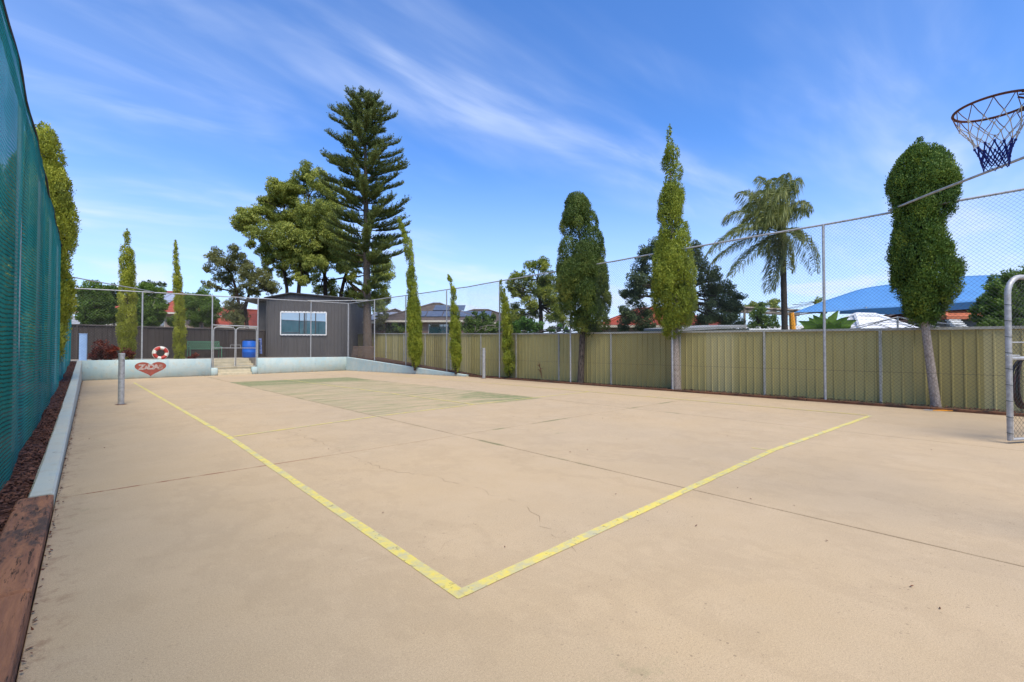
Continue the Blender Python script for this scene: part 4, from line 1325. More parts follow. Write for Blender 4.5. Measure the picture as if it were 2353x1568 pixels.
    ninner = int(ok[-ni:].sum())
    P_, A_, N_, T_ = P_[ok], A_[ok], N_[ok], T_[ok]
    ni = max(1, ninner)
    n = len(P_)
    L_ = leaf[0] * rng.uniform(.6, 1.4, n); L_[-ni:] *= 1.5
    W_ = leaf[1] * rng.uniform(.7, 1.3, n); W_[-ni:] *= 1.6
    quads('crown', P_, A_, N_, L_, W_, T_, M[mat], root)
    mb = MB()
    if trunk:
        txp, rt, zb_ = trunk[0], trunk[1], trunk[2]
        cpts = [(foot.x, foot.y, zb_ - .1), (foot.x, foot.y, zb_ + .15)]
        rad = [rt * 1.45, rt * 1.1]
        for k in range(1, 6):
            y_ = ys[-1] + (ys[0] - ys[-1]) * (k - 1) / 5.2
            a, rr = axis(y_)
            if a[2] <= zb_ + .2: continue
            if k == 1 and len(trunk) > 3:
                a = np.array(at(trunk[3], y_, d))
            cpts.append(tuple(a)); rad.append(rt * (1 - .16 * k))
        mb.tube(cpts, rad, 12)
        # bark relief
        m = np.array(mb.v)
        mb.v = [tuple(v + rng.normal(0, rt * .05, 3) * [1, 1, .2]) for v in m]
    else:
        a0, _ = axis(ys[-1]); a1, _ = axis(ys[0] + (ys[-1] - ys[0]) * .2)
        mb.tube([(a0[0], a0[1], (zmin if zmin is not None else a0[2] - .15)), tuple((a0 + a1) / 2), tuple(a1)], [.07, .05, .02], 8)
    smooth_by_angle(mb.build('trunk', M[tmat], root), 60)
    return root

def broad_tree(label, blobs, d, mat, trunks, tmat='B_dark', leaf=(.11, .05), dens=1., depth=1.0, name='tree', group=None, sub=.36, droop=0., fill=.55, cat='tree', limbs=True):
    """blobs: (px, py, r px[, depth offset m]); trunks: list of picture paths [(px, py)...] with radius; the first point is the foot"""
    sc_ = d / F
    f0 = at(trunks[0][0][0][0], trunks[0][0][0][1], d)
    root = thing(name, label, cat, tuple(f0), group)
    P_, A_, N_, T_ = [], [], [], []
    cents = []
    for b in blobs:
        r = b[2] * sc_ * 1.22
        off = b[3] if len(b) > 3 else rng.uniform(-1, 1) * depth
        c = np.array(at(b[0], b[1], d + off))
        cents.append((c, r))
        ns = int(max(8, 4.6 / (sub * sub) * .62))
        uu = unit(ns)
        fr_ = rng.uniform(.12, .85, (ns, 1)) ** .7
        sc3 = np.array([1, 1, .95])
        tb = rng.normal(.46, .08)
        for q in range(ns):
            cc = c + uu[q] * fr_[q] * r * sc3
            rc = r * sub * rng.uniform(.7, 1.25)
            nl = int(max(8, dens * 17. * rc * rc / (leaf[0] * leaf[1])))
            u = unit(nl)
            
            rf = rng.uniform(fill, 1.08, (nl, 1))
            pos = cc + u * rf * rc * np.array([1, 1, .85])
            P_.append(pos)
            A_.append(unit(nl) + u * .5 + np.array([0, 0, -droop]))
            N_.append(u * .8 + np.array([0, 0, .5]) + rng.normal(0, .55, (nl, 3)))
            T_.append(np.clip(rng.normal(tb + rng.normal(0, .09), .17, nl), 0, 1))
    P_, A_, N_, T_ = map(np.concatenate, (P_, A_, N_, T_))
    n = len(P_)
    quads('crown', P_, A_, N_, leaf[0] * rng.uniform(.6, 1.4, n), leaf[1] * rng.uniform(.7, 1.3, n), T_, M[mat], root)
    if trunks and limbs:
        mb = MB()
        tips = []
        for path, r0 in trunks:
            pts = [at(px, py, d + (i * .15)) for i, (px, py) in enumerate(path)]
            mm = len(pts)
            pts[0] = pts[0] - Vector((0, 0, .3))
            mb.tube(pts, [r0 * (1 - .6 * i / (mm - 1)) for i in range(mm)], 8, False)
            tips += [(p, r0 * (1 - .6 * i / (mm - 1))) for i, p in enumerate(pts) if i >= mm // 2]
        for c, r in cents:
            c = Vector(c)
            tp, tr = min(tips, key=lambda q: (q[0] - c).length + (2 if q[0].z > c.z else 0))
            limb(mb, tp, c, tr * .55, .02, 6)
            for k in range(3):
                e = c + Vector(unit(1)[0]) * r * .75
                limb(mb, tp.lerp(c, random.uniform(.5, .95)), e, tr * .22 + .012, .008, 4, .1, 5)
        smooth_by_angle(mb.build('trunk', M[tmat], root), 70)
    return root

# --- golden cypresses beyond the far wall
def pr(a, fx, fy): return [(fy(y), fx(l), fx(r)) for y, l, r in a]
c2 = (lambda x: 147 + .3 * x, lambda y: 470.6 + .3 * y)
c4 = (lambda x: 458.8 + .349 * x, lambda y: 188.2 + .349 * y)
c5 = (lambda x: 823.5 + .2063 * x, lambda y: 588.2 + .2063 * y)
c6 = (lambda x: 1117.6 + .3226 * x, lambda y: 411.8 + .3226 * y)
c7 = (lambda x: 1411.8 + .4315 * x, lambda y: 264.7 + .4315 * y)
c8 = (lambda x: 1764.7 + .4688 * x, lambda y: 294.1 + .4688 * y)
G1 = 'golden columnar cypresses'
cypress('broad golden columnar cypress behind the heart wall, left of the lifebuoy', pr([(183, 475, 490), (210, 462, 503), (260, 450, 512), (350, 432, 540), (450, 420, 547), (600, 418, 555), (700, 412, 560), (850, 408, 560), (1000, 405, 560), (1100, 412, 560), (1190, 425, 548)], *c2), 21.6, 'L_yellow', group=G1, csize=.27, zmin=WT - .1)
cypress('slender golden cypress with narrow top between lifebuoy and green bench', pr([(270, 846, 860), (320, 838, 872), (400, 832, 882), (480, 835, 890), (560, 830, 905), (680, 838, 915), (800, 838, 930), (900, 835, 935), (1050, 830, 943), (1110, 840, 935), (1180, 850, 920)], *c2), 24.0, 'L_yellow', group=G1, csize=.22, zmin=WT - .1)
# --- big one and its neighbours beyond the left fence
cypress('big golden cypress rising above the green cloth fence', [(283, 85, 112), (300, 60, 122), (340, 40, 150), (385, 22, 152), (430, 15, 168), (480, 8, 180), (530, 2, 184), (570, 0, 170), (600, -2, 164), (650, -2, 176), (690, -2, 180), (712, 10, 168), (830, 20, 150)], 12.2, 'L_yellow', group=G1, csize=.38, zmin=.2)
for (x, y, hgt, lab, rr) in ((-1.55, 3.3, 3.7, 'golden cypress seen through the nearest stretch of green cloth', .8), (-1.6, 6.2, 4.2, 'golden cypress behind the cloth, second from the camera', .85), (-1.75, 9.2, 6.0, 'golden cypress behind the cloth, third from the camera', .9), (-1.75, 12.4, 6.2, 'golden cypress behind the cloth just before the big one', .9)):
    d_ = x * math.sin(HD) + y * math.cos(HD); l_ = x * math.cos(HD) - y * math.sin(HD)
    pxc = 1176.5 + F * l_ / d_
    kx = F / d_
    tn = math.sqrt(1 + (l_ / d_) ** 2)
    py = lambda z: 803 - (z - EYE) * kx
    cypress(lab, [(py(hgt), pxc - .1 * kx, pxc + .1 * kx), (py(hgt * .7), pxc - rr * .7 * kx * tn, pxc + rr * .7 * kx * tn), (py(hgt * .35), pxc - rr * kx * tn, pxc + rr * kx * tn), (py(.25), pxc - rr * .8 * kx * tn, pxc + rr * .8 * kx * tn)], d_, 'L_yellow', group=G1, csize=.3, dens=.8, zmin=.0)
# --- the three leaning lime cypresses by the wing wall
G2 = 'lime cypresses along the right fence'
cypress('tall thin lime cypress with crooked tip, tallest of three by the wing wall', [(501, 914, 918), (512, 913, 926)] + pr([(950, 1310, 1350), (1000, 1327, 1360), (1040, 1335, 1395), (1100, 1345, 1405), (1200, 1360, 1415), (1300, 1360, 1430), (1350, 1360, 1440), (1400, 1363, 1446)], *c4) + pr([(480, 540, 680), (600, 540, 695), (750, 540, 710), (900, 545, 710), (1050, 550, 715), (1130, 555, 700), (1200, 580, 680), (1228, 600, 660)], *c5), 24.8, 'L_lime', group=G2, csize=.2, zmin=.2)
cypress('short thin lime cypress, middle one of three by the wing wall', pr([(212, 995, 1006), (260, 995, 1040), (330, 1005, 1065), (400, 1028, 1090), (440, 1012, 1095), (550, 1018, 1110), (680, 1018, 1130), (800, 1020, 1135), (950, 1015, 1145), (1050, 1015, 1155), (1150, 1035, 1150), (1250, 1050, 1125), (1285, 1070, 1105)], *c5), 23.0, 'L_lime', group=G2, csize=.18, zmin=.1)
cypress('short thin lime cypress at the start of the timber edging', pr([(275, 1574, 1592), (340, 1575, 1620), (450, 1580, 1650), (560, 1588, 1690), (700, 1590, 1705), (850, 1600, 1720), (1000, 1600, 1730), (1150, 1610, 1740), (1250, 1620, 1745), (1330, 1640, 1720), (1350, 1660, 1700)], *c5), 20.8, 'L_lime', group=G2, csize=.18, zmin=.0)
# --- conifers with bare trunks along the right fence
def dx(px, X): # distance along the axis of plan line x = X at picture column px
    x, y, s = on_line(px, (X, -20), (X, 60))
    return x * math.sin(HD) + y * math.cos(HD)
cypress('dark green conifer with bushy crown on dark flaking trunk at the fence', pr([(88, 640, 665), (110, 595, 685), (140, 575, 705), (200, 555, 745), (300, 530, 785), (420, 507, 815), (540, 498, 855), (620, 490, 870), (750, 488, 870), (850, 508, 880), (950, 548, 885), (1030, 590, 887), (1090, 650, 850), (1130, 725, 805)], *c6), dx(1335, 14.2), 'L_dark', csize=.36, trunk=(1334, .125, -.03, 1338), tmat='B_flake', name='conifer_tree', spiky=.5, bumps=.14, flame=1.4)
cypress('tall spire of lime cypress with twisted tip on pale trunk', pr([(53, 288, 304), (80, 268, 315), (120, 262, 312), (150, 270, 325), (200, 264, 340), (260, 245, 355), (330, 235, 360), (420, 240, 380), (500, 222, 378), (600, 228, 390), (700, 215, 410), (800, 205, 440), (900, 197, 445), (980, 195, 455), (1040, 210, 458), (1100, 225, 425), (1150, 255, 350)], *c7), dx(1552, 14.2), 'L_lime', csize=.36, trunk=(1553, .135, -.03, 1550), tmat='B_grey', group=G2, bumps=.16)
cypress('clipped dark green conifer with pinched waist on pale curved trunk', pr([(55, 735, 755), (90, 685, 800), (130, 655, 850), (200, 602, 905), (260, 578, 938), (320, 585, 935), (370, 598, 926), (430, 606, 920), (490, 610, 872), (540, 592, 892), (600, 588, 925), (660, 600, 952), (720, 594, 960), (780, 590, 955), (830, 628, 912), (880, 640, 885), (935, 690, 840)], *c8), dx(2140, 14.2), 'L_top', csize=.25, leaf=(.05, .028), trunk=(2148, .088, -.05, 2124), tmat='B_grey', name='clipped_tree', bumps=.07, flame=1.25, lobe=.18)

# --- layered pine
def norfolk():
    d = 30.6; sc_ = d / F
    foot = at(845, 800, d)
    z0 = .75
    root = thing('norfolk_pine', 'very tall layered pine with upturned branches beside the shed', 'tree', (foot.x, foot.y, z0))
    top = at(838, 219, d)
    mb = MB()
    pts = [Vector((foot.x, foot.y, z0)).lerp(top, t) for t in np.linspace(0, 1, 10)]
    mb.tube(pts, [.34, .28, .25, .22, .20, .17, .13, .10, .06, .015], 10, False)
    prof = [(207, 4), (219, 12), (235, 36), (270, 66), (310, 80), (350, 92), (400, 100), (450, 100), (500, 103), (550, 100), (590, 90), (625, 66), (660, 52), (690, 44), (715, 30), (728, 15)]
    py_, pw = zip(*prof)
    P_, A_, N_, T_ = [], [], [], []
    yv_ = 222.
    w_i = 0
    while yv_ < 726:
        rad = np.interp(yv_, py_, pw) * sc_
        t = (top.z - at(840, yv_, d).z) / (top.z - z0)
        c = top.lerp(Vector((foot.x, foot.y, z0)), t)
        nb_ = 7 if yv_ < 620 else 5
        a0 = w_i * .73
        for k in range(nb_):
            a = a0 + 2 * math.pi * k / nb_ + random.gauss(0, .16)
            L = rad * .86 * random.choice((random.uniform(.45, .8), random.uniform(.75, 1.15), random.uniform(.9, 1.2)))
            if yv_ > 600 and random.random() < .25: continue
            o = Vector((math.cos(a), math.sin(a), 0)); sd = Vector((-o.y, o.x, 0))
            c = top.lerp(Vector((foot.x, foot.y, z0)), min(1, max(0, t + random.gauss(0, .009))))
            sag = -.10 + .10 * min(1, t * 2.2)
            up = random.uniform(.22, .42) - .16 * t
            br = []
            nseg = 9
            for i in range(nseg + 1):
                s = i / nseg
                br.append(c + o * L * s + Vector((0, 0, L * (-sag * 1.2 * s * (1 - s) * 2 - .10 * t * s + up * s ** 2.2))))
            mb.tube(br, [.035 * (1 - .8 * i / nseg) + .006 for i in range(nseg + 1)], 4, False)
            # rope-like branchlets, upswept, both sides and above
            nbl = max(4, int(L / .10))
            for j in range(nbl + 2):
                s = .22 + .78 * j / (nbl + 1)
                i = min(int(s * nseg), nseg - 1)
                bp_ = br[i].lerp(br[i + 1], s * nseg - i)
                for side in (-1, 1):
                    ln = (.40 * (1 - .5 * s) + .15) * random.uniform(.6, 1.2) * (.45 + .55 * min(1, rad / 2.2))
                    dr = (o * .75 + sd * side * random.uniform(.35, .8) + Vector((0, 0, random.uniform(.15, .55)))).normalized()
                    nn = int(max(8, ln / .013))
                    ss = rng.random(nn)[:, None]
                    cc = np.array(bp_) + np.array(dr) * ln * ss + np.array([0, 0, 1]) * ln * .55 * ss ** 2
                    rv = unit(nn)
                    P_.append(cc + rv * .062)
                    A_.append(np.array(dr) * .8 + rv * .8 + np.array([0, 0, .35]))
                    N_.append(rv + np.array([0, 0, .5]))
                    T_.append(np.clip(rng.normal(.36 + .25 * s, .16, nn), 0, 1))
        yv_ += 13.0 + 11 * min(1, t * 2) + random.uniform(-3, 3)
        w_i += 1
    P_, A_, N_, T_ = map(np.concatenate, (P_, A_, N_, T_))
    n = len(P_)
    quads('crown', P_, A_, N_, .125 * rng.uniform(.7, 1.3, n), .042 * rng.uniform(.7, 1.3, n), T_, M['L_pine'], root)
    smooth_by_angle(mb.build('trunk', M['B_pine'], root), 70)
norfolk()

# --- eucalypts behind the shed
def cb(lst, f): return [(f[0](b[0]), f[1](b[1]), b[2] * .349 * 1.0) + tuple(b[3:]) for b in lst]
broad_tree('large spreading eucalypt with bright olive crown behind the shed',
    cb([(500, 690, 62), (690, 610, 72), (775, 645, 72), (640, 690, 70), (590, 770, 105), (480, 800, 66), (415, 785, 32), (300, 900, 78), (265, 955, 42), (400, 880, 82), (345, 985, 45), (520, 900, 78), (640, 930, 110), (510, 1020, 105), (760, 830, 100), (840, 740, 80), (870, 860, 90), (800, 960, 110), (650, 1050, 110), (420, 1105, 52), (335, 1070, 30), (560, 1120, 62), (720, 1130, 70), (820, 1090, 90), (900, 1010, 90), (470, 1180, 52), (540, 1240, 46), (620, 1190, 60), (700, 1230, 60), (760, 1200, 60), (660, 1300, 40), (580, 1310, 34), (720, 1310, 36), (450, 1250, 34)], c4),
    41., 'L_euc', [([(c4[0](572), 735), (c4[0](575), c4[1](1370)), (c4[0](548), c4[1](1180)), (c4[0](520), c4[1](1000)), (c4[0](560), c4[1](820))], .17), ([(c4[0](645), 735), (c4[0](652), c4[1](1380)), (c4[0](668), c4[1](1180)), (c4[0](690), c4[1](980)), (c4[0](720), c4[1](750))], .21)], leaf=(.20, .075), dens=.80, depth=2.0, droop=.5, name='eucalypt_tree', group='eucalypts behind the shed', sub=.30)
broad_tree('small grey green eucalypt with open crown left of the shed roof',
    cb([(95, 1140, 52), (150, 1175, 55), (225, 1095, 36), (250, 1150, 50), (60, 1230, 34), (55, 1330, 32), (135, 1285, 44), (120, 1360, 24), (215, 1240, 58), (190, 1310, 40), (300, 1200, 48), (330, 1260, 55), (390, 1270, 45), (300, 1330, 52), (420, 1340, 50), (470, 1370, 36), (240, 1390, 45), (360, 1380, 40), (200, 1470, 45), (260, 1500, 50), (230, 1545, 50), (290, 1560, 44), (190, 1540, 40), (250, 1590, 40), (430, 1290, 44), (480, 1340, 40)], c4),
    37., 'L_euc2', [([(c4[0](230), 760), (c4[0](260), c4[1](1480)), (c4[0](245), c4[1](1380)), (c4[0](205), c4[1](1260)), (c4[0](110), c4[1](1170))], .15), ([(c4[0](318), 760), (c4[0](300), c4[1](1490)), (c4[0](330), c4[1](1380)), (c4[0](335), c4[1](1290)), (c4[0](350), c4[1](1230))], .14)], leaf=(.16, .062), dens=.50, depth=1.2, name='eucalypt_tree', group='eucalypts behind the shed', sub=.36)
broad_tree('olive brown eucalypt half hidden behind the layered pine',
    cb([(790, 1190, 60), (870, 1130, 80), (960, 1100, 85), (940, 1200, 65), (1060, 1160, 70), (1160, 1180, 80), (1235, 1220, 42), (1240, 1290, 42), (1180, 1290, 60), (1205, 1380, 50), (770, 1290, 34), (870, 1330, 38), (790, 1370, 40), (880, 1390, 48), (990, 1390, 58), (1000, 1290, 45), (1080, 1400, 55), (1160, 1450, 55), (1230, 1440, 36), (1190, 1500, 45), (1220, 1530, 40)], c4),
    44., 'L_euc', [([(c4[0](828), 740), (c4[0](828), c4[1](1380)), (c4[0](822), c4[1](1270)), (c4[0](850), c4[1](1130)), (c4[0](900), c4[1](1060))], .24), ([(c4[0](925), 740), (c4[0](930), c4[1](1400)), (c4[0](955), c4[1](1290)), (c4[0](1000), c4[1](1180)), (c4[0](1120), c4[1](1130))], .22)], leaf=(.20, .075), dens=.55, depth=1.8, droop=.4, name='eucalypt_tree', group='eucalypts behind the shed', sub=.33)

# --- trees and shrubs behind the right fence
i6 = lambda x: 1059 + x * .17 * 720 / 2353 * 10 / 10  # placeholder scale for the 1780..2500 crop
cz = (lambda x: (1780 + x * .306) / 1.7, lambda y: (1000 + y * .306) / 1.7)
broad_tree('airy feathery leaved tree behind the olive fence beside the dark conifer',
    [(cz[0](x), cz[1](y), r * .18) for x, y, r in ((960, 130, 85), (1070, 100, 90), (1130, 70, 60), (1150, 150, 70), (760, 260, 70), (830, 250, 70), (700, 330, 60), (690, 400, 50), (800, 420, 90), (930, 340, 90), (1000, 430, 100), (1130, 330, 100), (1200, 300, 90), (1240, 420, 110), (1130, 480, 100), (760, 480, 60), (880, 540, 80), (960, 620, 100), (1180, 600, 110), (1290, 560, 110), (1330, 700, 110), (760, 680, 80), (750, 780, 90), (850, 760, 80), (1000, 740, 80), (1250, 760, 100), (1380, 820, 90))],
    29., 'L_feather', [([(cz[0](1090), cz[1](960)), (cz[0](1090), cz[1](800)), (cz[0](1085), cz[1](640)), (cz[0](1060), cz[1](470)), (cz[0](1040), cz[1](300))], .16)], leaf=(.12, .05), dens=.50, depth=1.2, sub=.36)
broad_tree('dark blue green tree behind the tall lime spire',
    [(c7[0](x), c7[1](y), r * .4315) for x, y, r in ((190, 720, 48), (230, 690, 40), (150, 770, 42), (140, 830, 45), (110, 880, 50), (60, 950, 32), (110, 960, 55), (60, 1060, 45), (50, 1120, 36), (140, 1060, 60), (170, 1120, 50), (180, 900, 55), (420, 720, 48), (450, 790, 48), (480, 860, 50), (540, 850, 42), (560, 910, 52), (620, 940, 42), (660, 970, 32), (500, 950, 60), (580, 1010, 55), (640, 1030, 45), (520, 1050, 60), (480, 1110, 60), (600, 1090, 55), (650, 1110, 36), (400, 1020, 60), (300, 800, 60), (300, 950, 70))],
    24.5, 'L_navy', [([(c7[0](330), c7[1](1190)), (c7[0](330), c7[1](1100)), (c7[0](320), c7[1](950)), (c7[0](310), c7[1](780))], .16)], leaf=(.10, .05), dens=.55, depth=1.3, sub=.36)
# bush mass at the far right behind the fence
ch = (lambda x: 1911.8 + .1876 * x, lambda y: 588.2 + .1876 * y)
broad_tree('dense dark green bush behind the fence at the right edge',
    [(ch[0](x), ch[1](y), r * .1876) for x, y, r in ((2060, 330, 110), (2150, 280, 90), (1980, 400, 90), (2100, 450, 130), (1900, 520, 90), (1860, 580, 80), (2000, 560, 120), (1800, 680, 80), (1900, 700, 110), (2050, 680, 120), (2200, 420, 130), (2300, 300, 120), (2330, 500, 140), (2250, 650, 130), (1780, 780, 70), (1850, 830, 80), (2350, 750, 120), (2400, 200, 90), (2500, 400, 160), (2500, 700, 160))],
    15.5, 'L_round', [([(ch[0](2150), ch[1](1050)), (ch[0](2150), ch[1](800)), (ch[0](2140), ch[1](500)), (ch[0](2200), ch[1](350))], .1)], leaf=(.075, .04), dens=.60, depth=.6, name='bush', cat='bush', sub=.36)
broad_tree('lighter olive shrub in front of the dark bush, just above the fence',
    [(ch[0](x), ch[1](y), r * .1876) for x, y, r in ((1930, 830, 80), (2000, 770, 80), (2050, 740, 60), (1880, 880, 60), (1990, 870, 80), (2070, 850, 70))],
    14.9, 'L_hedge', [([(ch[0](1980), ch[1](1060)), (ch[0](1980), ch[1](950)), (ch[0](1985), ch[1](850))], .05)], leaf=(.06, .035), dens=.6, depth=.25, name='bush', cat='bush')
# shrubs over the fence, left half
broad_tree('dense leafy creeper hedge behind the fence below the brown roofed house',
    [(c5[0](x), c5[1](y), r * .2063) for x, y, r in ((1180, 790, 60), (1250, 740, 60), (1330, 780, 70), (1420, 790, 70), (1500, 800, 60), (1550, 790, 60), (1240, 830, 55), (1340, 690, 40), (1400, 650, 34), (1300, 640, 30), (1440, 700, 46), (1500, 690, 46), (1330, 830, 50), (1430, 840, 50), (1200, 710, 40))],
    25.5, 'L_hedge', [([(c5[0](1350), c5[1](960)), (c5[0](1350), c5[1](880)), (c5[0](1350), c5[1](780))], .07)], leaf=(.10, .05), dens=.6, depth=.7, name='hedge', cat='hedge')
broad_tree('bright green weedy shrub above the fence beside the conifer',
    [(c5[0](x), c5[1](y), r * .2063) for x, y, r in ((1760, 790, 60), (1800, 740, 50), (1850, 720, 46), (1900, 760, 60), (1960, 780, 60), (1850, 800, 70), (1780, 850, 50), (1950, 840, 60))] + [(1240, 748, 12), (1268, 756, 10), (1285, 752, 9), (1300, 758, 8)],
    21.5, 'L_bright', [([(c5[0](1850), c5[1](980)), (c5[0](1850), c5[1](860)), (c5[0](1850), c5[1](780))], .05)], leaf=(.11, .05), dens=.5, depth=.4, name='bush', cat='bush')
broad_tree('clipped round green shrub behind the fence beside the pine',
    [(c5[0](x), c5[1](y), r * .2063) for x, y, r in ((400, 810, 80), (370, 800, 60), (440, 800, 60), (400, 775, 50), (350, 830, 50), (460, 830, 46), (400, 850, 80))],
    33., 'L_top', [([(c5[0](400), c5[1](960)), (c5[0](400), c5[1](880)), (c5[0](400), c5[1](830))], .06)], leaf=(.08, .05), dens=.7, depth=.5, name='bush', cat='bush')
broad_tree('pale sparse shrub beside the pine trunk',
    [(c5[0](x), c5[1](y), r * .2063) for x, y, r in ((230, 740, 50), (270, 690, 46), (210, 800, 50), (260, 790, 40), (300, 650, 34), (240, 670, 40))],
    32., 'L_euc2', [([(c5[0](240), c5[1](900)), (c5[0](240), c5[1](820)), (c5[0](245), c5[1](720))], .05)], leaf=(.10, .045), dens=.5, depth=.5, name='bush', cat='bush')
broad_tree('leafy green shrub beside the palm trunk above the fence',
    [(c7[0](x), c7[1](y), r * .4315) for x, y, r in ((745, 1060, 26), (780, 1040, 30), (800, 1080, 30), (760, 1100, 30), (820, 1110, 26), (735, 1120, 22), (790, 1010, 20), (850, 1080, 20), (860, 1115, 22))],
    19.5, 'L_hedge', [([(c7[0](785), c7[1](1190)), (c7[0](785), c7[1](1120)), (c7[0](785), c7[1](1060))], .05)], leaf=(.085, .042), dens=.6, depth=.3, name='bush', cat='bush')
broad_tree('distant olive tree beyond the pergola',
    [(c7[0](x), c7[1](y), r * .4315) for x, y, r in ((700, 1025, 24), (735, 1015, 24), (770, 1020, 24), (840, 1000, 22), (865, 990, 16), (850, 1030, 24), (1090, 985, 16), (1075, 995, 12))],
    60., 'L_euc', [([(c7[0](770), c7[1](1190)), (c7[0](770), c7[1](1100)), (c7[0](770), c7[1](1030))], .14)], leaf=(.24, .10), dens=.6, depth=1, name='tree')

# --- round headed trees along the brown fence
G3 = 'round headed trees along the brown fence'
for lab, bl, tr, d_ in (
    ('dark round headed tree at the left end of the brown fence', ((180, 690, 60), (240, 660, 62), (290, 690, 50), (170, 790, 55), (240, 780, 75), (200, 880, 60), (270, 850, 55), (150, 660, 34), (240, 900, 42), (310, 650, 34), (190, 930, 40), (250, 940, 36), (150, 850, 40)), (225, 1140, 215, 920), 24.8),
    ('dark round headed tree tucked behind the broad golden cypress', ((370, 740, 46), (390, 680, 44), (350, 820, 48), (400, 860, 48), (380, 640, 30), (350, 880, 40)), (385, 1140, 385, 900), 26.4),
    ('large round green tree between the two golden cypresses', ((600, 680, 55), (680, 690, 66), (640, 780, 85), (720, 760, 52), (590, 830, 70), (680, 850, 66), (640, 640, 36), (610, 900, 50), (690, 900, 44), (740, 800, 36), (630, 940, 36), (580, 920, 40)), (640, 1150, 645, 930), 25.6),
    ('round green tree behind the green bench', ((990, 730, 60), (1060, 720, 66), (1120, 740, 56), (960, 790, 50), (1040, 810, 75), (1120, 800, 58), (1010, 880, 50), (1080, 880, 46), (1150, 770, 32), (850, 880, 34), (830, 900, 30)), (1058, 1150, 1055, 910), 27.4)):
    broad_tree(lab, [(c2[0](x), c2[1](y), r * .345) for x, y, r in bl], d_, 'L_round', [([(c2[0](tr[0]), c2[1](tr[1])), (c2[0](tr[2]), c2[1](tr[3])), (c2[0](tr[2]), c2[1](tr[3] - 150))], .07)], tmat='B_grey', leaf=(.085, .05), dens=.9, depth=.35, name='round_tree', group=G3)
broad_tree('red leaved shrub at the foot of the broad golden cypress',
    [(c2[0](x), c2[1](y), r * .3) for x, y, r in ((290, 1080, 40), (250, 1130, 40), (320, 1120, 44), (370, 1120, 36), (350, 1160, 36), (230, 1160, 34), (290, 1160, 40), (480, 1130, 32), (510, 1150, 28), (395, 1150, 30))],
    20.8, 'L_red', [([(c2[0](310), c2[1](1200)), (c2[0](310), c2[1](1150)), (c2[0](310), c2[1](1110))], .03)], leaf=(.07, .04), dens=.5, depth=.3, name='bush', cat='bush')
broad_tree('dark tree top behind the red roofed house', [(c2[0](x), c2[1](y), r * .3) for x, y, r in ((630, 600, 26), (680, 605, 24), (730, 610, 18), (770, 615, 16))], 55., 'L_navy', [([(c2[0](680), c2[1](900)), (c2[0](680), c2[1](700)), (c2[0](690), c2[1](610))], .12)], leaf=(.24, .09), dens=.5, depth=1, name='tree')
broad_tree('low dark shrub behind the wall under the green bench', [(c2[0](x), c2[1](y), r * .3) for x, y, r in ((985, 1165, 24), (1010, 1150, 18), (965, 1175, 16))], 24.6, 'L_red', [([(c2[0](985), c2[1](1200)), (c2[0](985), c2[1](1180)), (c2[0](985), c2[1](1160))], .02)], leaf=(.06, .035), dens=.5, depth=.1, name='bush', cat='bush')

